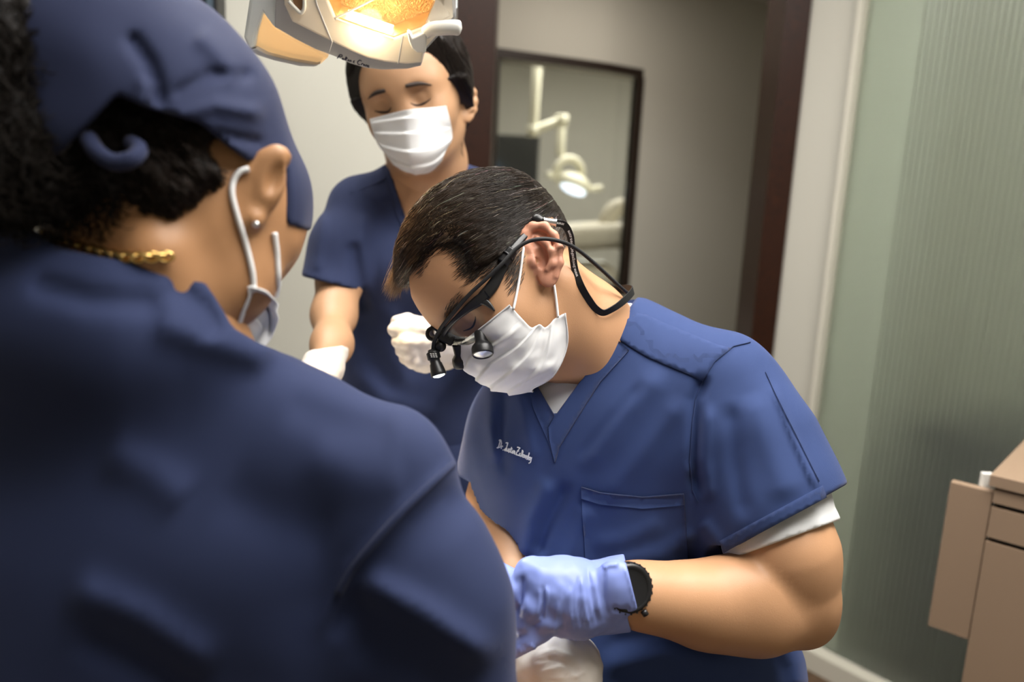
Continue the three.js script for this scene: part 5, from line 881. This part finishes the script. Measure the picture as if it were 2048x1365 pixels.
// ------------------------------------------------------------------ the assistant in front, seen from behind
{
  const bx = wp(300, 1365, .7), who = thing('person', 'person in navy scrubs and navy cap seen from behind, gold necklace at the nape', 'person', V(bx.x, 0, bx.z));
  const HF = headFrame(cp(322, 430, .6), [.60, -.52, -.61], [.3, .84, -.45], .97), bare = HF.field(headShape({ chin: -.1, throatEnd: [.025, -.075, 0] }));
  const ear = (() => { const up = nrm3([.45, .89, .05]), ac = nrm3([.89, -.45, -.25]), ou = cross3(up, ac), plate = ellip(cp(519, 376, .574), [.0285, .0165, .0075], up, ac, ou), lobe = pball(507, 440, .572, 19), rim = limb([[492, 425, .572, 9], [484, 395, .571, 9], [487, 366, .57, 9], [503, 338, .57, 9], [528, 316, .572, 9], [552, 305, .575, 9], [567, 313, .58, 8], [566, 334, .584, 7]], .01), con = ellip(cp(556, 350, .566), [.016, .0075, .010], up, ac, ou), root = limb([[500, 400, .585, 26], [520, 360, .585, 26]], .01);
    return (x, y, z) => { let d = smin(smin(plate(x, y, z), lobe(x, y, z), .008), root(x, y, z), .008); d = smax(d, -con(x, y, z), .004); return smin(d, rim(x, y, z), .004); }; })();
  const neck = limb([[310, 440, .63, 140], [280, 560, .645, 148], [250, 700, .67, 170]], .06);
  const head = (x, y, z) => smin(smin(bare(x, y, z), neck(x, y, z), .04), ear(x, y, z), .006);
  const skinTone = [.40, .205, .095], tone = () => skinTone;
  const trunk = union([[pell(200, 1290, .70, 430, 560, .15), 0], [limb([[150, 760, .63, 160], [330, 770, .63, 140], [560, 850, .62, 90], [770, 912, .62, 86]], .05), .05], [limb([[-20, 610, .60, 150], [120, 640, .585, 150], [260, 664, .575, 142], [376, 664, .588, 112]], .06), .05], [pell(330, 1040, .66, 400, 270, .12), .06], [limb([[150, 760, .63, 160], [-160, 900, .66, 140]], .05), .06], [limb([[640, 1120, .65, 110], [660, 1260, .66, 130], [640, 1480, .67, 150]], .05), .06]]);
  const armR = limb([[800, 975, .625, 90], [860, 1180, .63, 100], [900, 1400, .64, 100], [965, 1560, .66, 90], [1050, 1480, .74, 70], [1130, 1400, .80, 56]], .04);
  const sleeve = limb([[792, 972, .625, 92], [826, 1090, .625, 106], [866, 1220, .63, 120], [908, 1420, .64, 126]], .05);
  const fl = folds([
    [[[935, 905], [800, 1030], [700, 1140], [630, 1290]], 16, .0045], [[[960, 960], [840, 1060], [740, 1160], [670, 1300]], 46, -.006], [[[700, 1150], [850, 1230], [1000, 1330]], 34, .010], [[[690, 1260], [820, 1330], [960, 1400]], 50, -.006],
    [[[120, 1170], [280, 1240], [440, 1350]], 44, .007], [[[140, 1250], [300, 1330], [420, 1410]], 48, -.005], [[[330, 560], [410, 620], [440, 680]], 26, -.006], [[[300, 640], [420, 680], [560, 720]], 34, .006], [[[40, 560], [180, 600], [350, 610]], 28, -.005], [[[600, 900], [720, 960], [820, 960]], 50, .003], [[[430, 980], [560, 1040], [680, 1080]], 60, -.003], [[[200, 900], [300, 950], [380, 1010]], 46, .004], [[[560, 800], [680, 850], [800, 870]], 40, -.003]], .35, .9);
  const topS = withFolds((x, y, z) => smin(trunk(x, y, z), sleeve(x, y, z), .04) - .004, fl, .002, 7);
  const cutN = prism([[-80, 250], [-30, 430], [60, 455], [118, 494], [200, 514], [280, 524], [365, 530], [412, 566], [442, 614], [466, 656], [520, 688], [570, 708], [640, 722], [680, 700], [640, 200]], .3, .72), cutN2 = prism([[430, 600], [462, 655], [560, 700], [640, 640], [600, 540]], .66, .95);
  const top = (x, y, z) => smax(smax(topS(x, y, z), -cutN(x, y, z), .004), -cutN2(x, y, z), .004);
  const [hl, hh] = box3([HF.out(.13, 0, 0), HF.out(-.1, 0, 0), HF.out(0, .13, 0), HF.out(0, 0, .1), HF.out(0, 0, -.1), cp(60, 600, .6), cp(450, 700, .62), cp(300, 640, .72)], .03);
  const [bl, bh] = box3([cp(-220, 500, .42), cp(1220, 1640, .5), cp(-220, 500, .9), cp(1190, 1640, .84)], .01);
  const hg = meshField(head, hl, hh, .0034, { color: tone });
  part('body', joinColoured([hg, meshField((x, y, z) => smin(trunk(x, y, z) + .008, armR(x, y, z), .01), bl, bh, .007, { color: tone })]), M.skin, who, 'brown skin of neck, ear and jaw');
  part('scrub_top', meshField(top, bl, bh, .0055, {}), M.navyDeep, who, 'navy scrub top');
  { // armhole seam of the sleeve
    const o = []; for (const [x, y] of catmull([[925, 912, 0], [870, 962, 0], [800, 1030, 0], [745, 1092, 0], [705, 1140, 0], [676, 1190, 0]], 30).map(q => [q.x, q.y])) { const t = sight(topS, x, y, .35, .9); if (t) o.push(V(t.p[0] - t.n[0] * .001, t.p[1] - t.n[1] * .001, t.p[2] - t.n[2] * .001)); }
    part('armhole_seam', fromCam(tube(o, .0032, 8)), M.navyDeep, who.children.find(c => c.name === 'scrub_top'));
  }
  { // lower body on a stool below the frame
    const h = toW(cp(250, 1750, .72)), g = []; const gy = Math.max(.62, h.y);
    g.push(new THREE.SphereGeometry(1, 28, 18).scale(.19, .15, .16).translate(h.x, gy, h.z));
    for (const s of [-1, 1]) g.push(tube(catmull([V(h.x + s * .09, gy, h.z), V(h.x + s * .11, gy - .03, h.z - .22), V(h.x + s * .11, .42, h.z - .28), V(h.x + s * .11, .09, h.z - .24)], 24), t => .09 - .035 * t, 18));
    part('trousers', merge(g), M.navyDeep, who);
    for (const s of [-1, 1]) part('shoe', new RoundedBoxGeometry(.1, .09, .26, 4, .04).translate(h.x + s * .11, .045, h.z - .28), M.white, who);
    const st = thing('stool', 'round black stool under the person in the navy cap', 'stool', V(h.x, 0, h.z));
    part('seat', lathe([[0, 0], [.17, 0], [.185, .3], [.185, .7], [.17, 1], [0, 1]], V(h.x, gy - .22, h.z), V(h.x, gy - .16, h.z), 32), M.black, st);
    part('column', lathe([[.03, 0], [.03, 1]], V(h.x, .06, h.z), V(h.x, gy - .21, h.z), 16), M.steel, st);
    for (let i = 0; i < 5; i++) { const a = i / 5 * 6.2832; part('leg', tube([V(h.x, .07, h.z), V(h.x + Math.cos(a) * .26, .03, h.z + Math.sin(a) * .26)], .018, 10), M.steel, st); }
  }
  // cap
  const dome = union([[pell(305, 270, .6, 256, 272, .108), 0], [pell(220, 130, .6, 180, 165, .1), .04]]), capF = folds([[[[250, 60], [300, 130], [330, 230]], 16, -.006], [[[330, 200], [420, 150], [520, 150]], 14, -.004], [[[300, 150], [280, 200], [270, 280]], 18, .005], [[[330, 240], [430, 210], [540, 230]], 16, .004], [[[350, 280], [440, 270], [540, 290]], 12, -.0035], [[[390, 60], [440, 110], [480, 170]], 22, .004]], .3, .8);
  const capCut = prism([[-100, 900], [-100, 520], [100, 330], [235, 190], [300, 218], [396, 245], [459, 296], [498, 324], [528, 334], [560, 342], [600, 346], [680, 350], [680, 900]], .3, .60), capCut2 = prism([[-100, 900], [100, 480], [480, 350], [540, 400], [574, 450], [640, 470], [680, 900]], .3, .95);
  const capB = withFolds((x, y, z) => smin(dome(x, y, z), bare(x, y, z) - .002, .012), capF, .0015, 14);
  const cap = (x, y, z) => smax(smax(capB(x, y, z), -capCut(x, y, z), .004), -capCut2(x, y, z), .004);
  const [cl, ch] = box3([cp(60, -120, .45), cp(620, 480, .45), cp(60, -120, .78), cp(620, 480, .78)], .01);
  part('surgical_cap', meshField(cap, cl, ch, .0036, {}), M.cap, who, 'navy cloth surgical cap');
  part('cap_tie', fromCam(tube(catmull([[175, 275, .505], [195, 305, .5], [230, 325, .498], [265, 318, .5], [278, 300, .508], [262, 285, .515]].map(a => cp(...a)), 24), t => .0055, 8)), M.cap, who);
  // hair under the cap and the gathered curls
  const hairAmt = (f, u, l) => { const e = -.018 + .30 * (u + .05); return (1 - smooth(-.028, -.012, f) * smooth(.01, .03, u)) * smooth(.008, -.01, f - e) * smooth(-.034, -.010, u + .12 * (f + .07)); };
  const puff = union([[pball(10, 110, .535, 165), 0], [pball(-10, 290, .53, 165), .04], [pball(160, 320, .545, 85), .04], [pball(-10, 10, .55, 150), .05], [pball(90, 60, .56, 80), .04]]);
  const hairB = (x, y, z) => { const b = bare(x, y, z); let d = b > .08 ? b - .03 : b - (-.006 + .018 * hairAmt(...HF.in(x, y, z))); d = smin(d, puff(x, y, z), .02); if (Math.abs(d) > .03) return d; return d - .0035 * noise3(x * 55, y * 55, z * 55) - .002 * noise3(x * 130, y * 130, z * 130); };
  const [al, ah] = box3([cp(-110, -130, .4), cp(600, 480, .4), cp(-110, -130, .7), cp(600, 480, .7)], .01), R = rng(5), cv = [], cc = [];
  for (let q = 0; q < 900; q++) { const px = -10 + R() * 270, py = R() * 440, s = sight(hairB, px, py, .3, .7); if (!s) continue; const P = [], ph = R() * 6.28, rr = .003 + R() * .004, dx = (R() - .5) * .02, dy = -.012 - R() * .012; for (let i = 0; i < 10; i++) { const a = ph + i * .9; P.push([s.p[0] + s.n[0] * .002 + Math.cos(a) * rr + dx * i / 9, s.p[1] + s.n[1] * .002 + Math.sin(a) * rr + dy * i / 9, s.p[2] + s.n[2] * .002 + Math.sin(a * .7) * rr]); } cv.push(P); const b = .4 + R(); cc.push([.013 * b, .010 * b, .008 * b]); }
  for (let q = 0; q < 700; q++) { const px = 200 + R() * 280, py = 240 + R() * 190, s = sight(hairB, px, py, .3, .8); if (!s || hairAmt(...HF.in(...s.p)) < .25) continue; const P = []; let x = px, y = py; for (let i = 0; i < 6; i++) { const t = sight(hairB, x, y, .3, .8); if (!t) break; P.push([t.p[0] + t.n[0] * .0015, t.p[1] + t.n[1] * .0015, t.p[2] + t.n[2] * .0015]); x += 5 + R() * 5; y += 4 + R() * 4; } if (P.length > 2) { cv.push(P); const b = .5 + R(); cc.push([.02 * b, .014 * b, .011 * b]); } }
  part('hair', joinColoured([meshField(hairB, al, ah, .0042, { color: (x, y, z) => { const n = noise3(x * 60, y * 60, z * 60); return [.007 + .002 * n, .0055 + .0015 * n, .005 + .0012 * n]; } }), strandMesh(cv, cc, .0005)]), M.hairMatt, who, 'black curly hair gathered behind the cap');
  // mask, loops, stud
  const mk = new THREE.Group(); mk.name = 'face_mask'; mk.userData.label = 'white face mask seen at its side edge'; who.add(mk); mk.updateMatrixWorld(true);
  const near = [[497, 574, .63], [500, 592, .63], [492, 612, .63], [484, 630, .63], [476, 650, .63]].map(q => cp(...lay(head, q, .0035, .4, .8))), m1 = [[538, 590, .645], [536, 614, .645], [528, 640, .645], [516, 664, .645], [502, 688, .64]].map(q => cp(...hug(head, q, .009, .4, .8)));
  const ctr = [[.116, -.012], [.126, -.034], [.121, -.058], [.110, -.08], [.088, -.102]].map(([f, u]) => HF.out(f, u, 0));
  part('filter_panel', sheet(near.map((n, i) => [n, m1[i], ctr[i], HF.mirror(m1[i]), HF.mirror(n)]), 48, 48, .0013, (u, v) => pleat(v, 3, .003, .08, .95) * smooth(0, .15, Math.min(u, 1 - u))), M.mask, mk);
  const Lp = (pts) => fromCam(tube(catmull(pts.map(a => cp(...hug((x, y, z) => Math.min(head(x, y, z), hairB(x, y, z)), a, .002, .4, .8))), 30), .0022, 8));
  part('ear_loop', Lp([[508, 582, .62], [505, 545, .605], [492, 490, .592], [474, 430, .575], [464, 385, .566], [468, 360, .562], [480, 344, .560], [498, 338, .563]]), M.loop, mk);
  part('ear_loop', Lp([[552, 592, .648], [556, 560, .64], [554, 510, .628], [549, 466, .618]]), M.loop, mk);
  part('ear_stud', fromCam(new THREE.SphereGeometry(.0026, 12, 10).translate(...cp(512, 449, .565))), M.steel, who);
  // necklace: links round the nape
  const nk = new THREE.Group(); nk.name = 'necklace'; nk.userData.label = 'gold curb chain necklace'; who.add(nk); nk.updateMatrixWorld(true);
  const gold = std({ color: lin(.83, .56, .20), metalness: 1, roughness: .22 }), path = catmull([[92, 470], [120, 482], [150, 492], [185, 502], [220, 510], [255, 515], [290, 515], [330, 514]].map(a => { const s = sight(head, a[0], a[1], .4, .8); return s ? [s.p[0] + s.n[0] * .0025, s.p[1] + s.n[1] * .0025, s.p[2] + s.n[2] * .0025] : cp(...a, .6); }), 22);
  const link = new THREE.TorusGeometry(.0034, .0013, 8, 14);
  path.forEach((p, i) => { const t = V(0, 0, 0).subVectors(path[Math.min(i + 1, 22)], path[Math.max(i - 1, 0)]).normalize(); const g = link.clone().scale(1.25, .9, 1).rotateX(i % 2 ? 1.1 : .25).applyQuaternion(new THREE.Quaternion().setFromUnitVectors(V(1, 0, 0), t)).translate(p.x, p.y, p.z); part('chain_link', fromCam(g), gold, nk); });
  // white glove reaching under the blue one
  const hand = handField(union([[limb([[1132, 1410, .80, 60], [1122, 1350, .792, 66], [1100, 1318, .788, 54]], .02), 0], [limb([[1140, 1326, .80, 44], [1100, 1318, .80, 46], [1050, 1322, .80, 36]], .02), .03]]), [[[1050, 1320, .80, 22], [1000, 1315, .80, 19], [965, 1325, .81, 17]], [[1050, 1340, .80, 22], [1000, 1345, .80, 19], [965, 1355, .81, 17]], [[1055, 1360, .80, 21], [1005, 1370, .80, 18], [970, 1380, .81, 16]], [[1065, 1380, .80, 20], [1020, 1392, .80, 17]], [[1090, 1300, .80, 22], [1040, 1296, .79, 18], [1010, 1300, .79, 16]]], .01);
  const hf = folds([[[[1070, 1310], [1110, 1300], [1160, 1320]], 4, .0006], [[[1060, 1325], [1110, 1318], [1165, 1345]], 4, -.0006], [[[1075, 1345], [1120, 1335], [1170, 1365]], 4, .0007], [[[1180, 1342], [1150, 1354], [1090, 1358]], 4, .001]], .6, .95);
  const [gl, gh] = box3([cp(940, 1260, .72), cp(1215, 1430, .72), cp(940, 1260, .87), cp(1215, 1430, .87)], .01);
  part('glove', meshField(withFolds(hand, hf, .0006, 60), gl, gh, .0028, {}), M.gloveWhite, who, 'white latex glove reaching under the blue gloved hand');
}
// ------------------------------------------------------------------ added unseen chair and bib that bounce lamp light onto the dentist
const BOUNCE_BIB = wp(800, 1180, .95);
{
  const y = BOUNCE_BIB.y, c = thing('treatment_chair', 'added grey reclined treatment chair under the lamp, unseen behind the person in the cap', 'dental chair', V(BOUNCE_BIB.x - .6, 0, BOUNCE_BIB.z));
  const pad = std({ color: lin(.35, .36, .38), roughness: .55 });
  part('backrest', new RoundedBoxGeometry(.62, .07, .40, 4, .03).translate(BOUNCE_BIB.x - .14, y - .05, BOUNCE_BIB.z), pad, c);
  part('seat', new RoundedBoxGeometry(.75, .10, .46, 4, .04).translate(BOUNCE_BIB.x - .80, y - .16, BOUNCE_BIB.z), pad, c);
  part('frame', box(BOUNCE_BIB.x - .9, BOUNCE_BIB.x - .1, y - .24, y - .16, BOUNCE_BIB.z - .08, BOUNCE_BIB.z + .08), M.white, c);
  part('column', lathe([[.2, 0], [.2, .05], [.09, .12], [.09, 1]], V(BOUNCE_BIB.x - .6, 0, BOUNCE_BIB.z), V(BOUNCE_BIB.x - .6, y - .2, BOUNCE_BIB.z), 28), M.white, c);
  const g = new THREE.PlaneGeometry(.42, .34, 24, 20).rotateX(-Math.PI / 2), p = g.attributes.position; for (let i = 0; i < p.count; i++) p.setY(i, .004 + .004 * noise3(p.getX(i) * 9, 1, p.getZ(i) * 9)); g.computeVertexNormals(); g.translate(BOUNCE_BIB.x - .06, y - .012, BOUNCE_BIB.z);
  tag(part('added_bounce_bib', g, std({ color: lin(.82, .84, .86), roughness: .8 })), 'added unseen white bib on the chair, bouncing lamp light up to the dentist', 'bib');
}
// ------------------------------------------------------------------ the operating lamp overhead
{
  const n = V(.06, -.60, .80).normalize(), O = V(...cp(720, 70, .93)), e1 = V(1, 0, 0).addScaledVector(n, -n.x).normalize(), e2 = V(0, 0, 0).crossVectors(n, e1);
  const hit = (px, py, z = 0) => { const r = V(...cp(px, py, 1)), t = (O.dot(n) + z) / r.dot(n); const p = r.multiplyScalar(t).sub(O); return new THREE.Vector2(p.dot(e1), p.dot(e2)); };
  const basis = new THREE.Matrix4().makeBasis(e1, e2, n).setPosition(O);
  // px outline laid on the lamp's plane, from depth a to b along its normal
  const plate = (poly, a, b, bevel = .002, hole) => { const sh = new THREE.Shape(poly.map(p => hit(p[0], p[1], b))); if (hole) sh.holes.push(new THREE.Path(hole.map(p => hit(p[0], p[1], b)))); const g = new THREE.ExtrudeGeometry(sh, { depth: Math.max(b - a - 2 * bevel, .0005), bevelEnabled: bevel > 0, bevelThickness: bevel, bevelSize: bevel, bevelOffset: -bevel, bevelSegments: 3, curveSegments: 8 }); g.translate(0, 0, a + bevel); g.applyMatrix4(basis); return fromCam(g); };
  const smoothPoly = (pts, n) => catmull(pts.map(p => V(p[0], p[1], 0)), n, true).map(p => [p.x, p.y]);
  const lamp = thing('operating_lamp', 'cream dental operating lamp with a lit lens hanging over the group', 'lamp', toW(cp(720, 70, .93)));
  const cream = std({ color: lin(.78, .70, .58), roughness: .42, clearcoat: .3 }), pale = std({ color: lin(.80, .86, .86), roughness: .4 }), grey = std({ color: lin(.45, .46, .48), roughness: .45 });
  const lens = [[648, -40], [656, 0], [672, 37], [729, 58], [787, 77], [845, 55], [899, 32], [880, 10], [850, -10], [800, -40]];
  const face = [[566, -70], [568, 10], [584, 44], [625, 65], [665, 85], [704, 104], [735, 117], [770, 125], [812, 129], [845, 126], [849, 104], [851, 62], [905, 34], [893, 10], [905, -70]];
  part('face_shell', plate(face, -.014, 0, .003, lens), cream, lamp);
  part('rim', plate([[556, -70], [550, 20], [549, 54], [590, 78], [631, 99], [667, 112], [700, 127], [730, 136], [765, 140], [815, 138], [842, 132], [850, 104], [854, 62], [912, 34], [912, -70]], -.05, -.014, .0015, [[640, -60], [650, 0], [664, 42], [729, 66], [787, 86], [850, 62], [906, 36], [890, -60]]), grey, lamp);
  part('housing', plate([[560, -110], [560, 30], [640, 90], [720, 118], [812, 124], [850, 60], [915, 20], [915, -110]], -.12, -.07, .01), pale, lamp);
  // reflector, bulb and pane
  const refl = std({ color: lin(.85, .62, .36), metalness: 1, roughness: .3, bumpMap: rep(grain, 14), bumpScale: .003 });
  part('reflector', plate([[640, -60], [650, 0], [664, 42], [729, 66], [787, 86], [850, 62], [906, 36], [890, -60]], -.066, -.056, 0), refl, lamp);
  for (const [a, b] of [[[656, 0], [672, 37]], [[672, 37], [787, 77]], [[787, 77], [899, 32]]]) { const A = hit(...a), B = hit(...b), g = new THREE.BoxGeometry(A.distanceTo(B), .002, .05); g.rotateZ(Math.atan2(B.y - A.y, B.x - A.x)); g.translate((A.x + B.x) / 2, (A.y + B.y) / 2, -.03); g.applyMatrix4(basis); part('reflector_wall', fromCam(g), refl, lamp); }
  const lampWarm = lin(1, .80, .52);
  { const A = hit(690, 42), B = hit(782, 73); const p = (q) => V(q.x, q.y, -.028).applyMatrix4(basis); part('bulb', fromCam(tube([p(A), p(A.clone().lerp(B, .5)), p(B)], .005, 12)), std({ color: lin(1, .9, .75), emissive: lampWarm, emissiveIntensity: 28, roughness: .5 }), lamp); }
  part('lens_pane', plate(lens, -.006, -.003, 0), std({ color: lin(1, .93, .82), roughness: .08, transmission: 1, thickness: 0, ior: 1.45 }), lamp);
  { const p = (a, b, z) => { const q = hit(a, b, z); return V(q.x, q.y, z).applyMatrix4(basis); }; part('lens_bar', fromCam(tube([p(670, 36, -.001), p(715, 15, -.001), p(760, -8, -.001)], .0012, 8)), cream, lamp); part('lens_edge', fromCam(tube([p(672, 38, .0), p(729, 59, .0), p(787, 78, .0)], .0011, 8)), cream, lamp);
    part('shell_joint', fromCam(tube([p(627, -20, .0), p(634, 10, .0), p(648, 45, .0), p(664, 84, .0), p(658, 103, -.004)], .0009, 8)), grey, lamp); part('shell_joint', fromCam(tube([p(806, 72, .0), p(801, 98, .0), p(796, 128, .0)], .0006, 8)), grey, lamp); }
  // slot with a white lip
  part('slot', plate([[572, -40], [606, -40], [607, 18], [602, 24], [590, 14]], -.004, .0006, 0), std({ color: lin(.20, .10, .04), roughness: .5 }), lamp);
  { const p = (a, b) => { const q = hit(a, b); return V(q.x, q.y, .001).applyMatrix4(basis); }; part('slot_lip', fromCam(tube(catmull([p(578, 2), p(590, 15), p(602, 25), p(608, 18), p(607, -30)], 20), .0022, 8)), M.white, lamp); }
  // left shield: pale strut, grey edge, cover with lamp light put in as glow
  const amberGlow = std({ color: lin(.90, .70, .42), roughness: .16, transmission: .35, thickness: 0, clearcoat: .6, emissive: lin(.95, .62, .30), emissiveIntensity: .5 });
  part('shield_strut', plate([[500, -70], [498, 0], [487, 75], [497, 101], [510, 95], [514, 70], [526, 26], [545, 52], [552, 58], [574, 56], [574, 30], [560, -70]], -.058, -.03, .004), pale, lamp);
  part('shield_cover', plate([[526, 26], [513, 72], [510, 95], [534, 108], [580, 120], [632, 129], [642, 128], [655, 116], [610, 92], [560, 64], [545, 52]], -.056, -.04, .002), amberGlow, lamp);
  part('shield_edge', plate([[496, 101], [512, 97], [534, 109], [580, 121], [632, 130], [640, 128], [628, 134], [600, 133], [550, 122], [515, 111]], -.062, -.030, .0015), grey, lamp);
  // right handle
  part('handle_bracket', plate([[814, 64], [820, 66], [825, 76], [846, 66], [852, 56], [858, 46], [862, 60], [854, 70], [852, 104], [848, 107], [834, 106], [824, 98], [818, 84]], .0005, .016, .002), M.white, lamp);
  { const p = (a, b, z) => { const q = hit(a, b, z); return V(q.x, q.y, z).applyMatrix4(basis); }; part('handle_grip', fromCam(tube(catmull([p(852, 64, .008), p(864, 58, .012), p(885, 56, .016), p(908, 55, .018), p(924, 57, .018)], 24), t => (.0076 + .001 * t) * (t > .88 ? Math.sqrt(Math.max(.02, 1 - ((t - .88) / .12) ** 2)) : 1), 16)), M.white, lamp);
    // maker's name in script on the grey rim
    const S = [[[1, 20], [6, 2], [12, 1], [14, 6], [10, 10], [5, 11]], [[15, 17], [19, 13], [16, 11], [15, 17], [20, 18]], [[22, 18], [25, 3]], [[27, 5], [26, 18]], [[24, 9], [30, 8]], [[31, 15], [34, 11], [35, 16], [31, 17]], [[37, 18], [38, 11], [41, 12], [41, 18]], [[47, 14], [50, 8], [48, 17], [52, 18]], [[70, 3], [64, 1], [59, 10], [62, 19], [68, 18]], [[71, 18], [73, 11], [76, 11]], [[80, 12], [77, 13], [78, 18], [81, 13], [82, 18]], [[84, 18], [85, 11], [88, 12], [88, 18]], [[90, 15], [94, 12], [91, 11], [90, 17], [95, 18]]];
    const ink = std({ color: lin(.01, .012, .05), roughness: .5 }), strokes = S.map(st => fromCam(tube(st.map(([a, b]) => p(676 + a * .68 + b * -.12, 107 + a * .20 + b * .5, -.0136)), .0006, 5)));
    part('name_script', merge(strokes), ink, lamp, 'dark blue script lettering'); }
  // arm up to the ceiling
  const b0 = toW(cp(740, -60, .97)); part('support_arm', tube(catmull([b0, b0.clone().add(V(0, .12, -.05)), b0.clone().add(V(.05, .35, -.2)), V(b0.x + .1, CEIL, b0.z - .3)], 24), .022, 14), pale, lamp);
  // light of the lamp
  const q = V(.02, .02, .012).applyMatrix4(basis), c = hit(760, 40), at = V(c.x, c.y, .01).applyMatrix4(basis).applyMatrix4(CM), dir = n.clone().transformDirection(CM);
  const spill = new THREE.PointLight(lampWarm, .015, 0, 2); { const k = V(hit(735, 62, .012).x, hit(735, 62, .012).y, .012).applyMatrix4(basis).applyMatrix4(CM); spill.position.copy(k); spill.castShadow = true; scene.add(spill); }
  areaLight(at.x, at.y, at.z, .09, .05, lampWarm, 9, at.x + dir.x, at.y + dir.y, at.z + dir.z);
  const beam = new THREE.SpotLight(lampWarm, 7.5, 0, .36, .6, 2); beam.position.copy(at); beam.target.position.set(BOUNCE_BIB.x, BOUNCE_BIB.y, BOUNCE_BIB.z); beam.castShadow = true; beam.shadow.radius = 2; scene.add(beam, beam.target);  // aimed at the added bib for its bounce, off the lens facing
}
renderer.render(scene, camera);
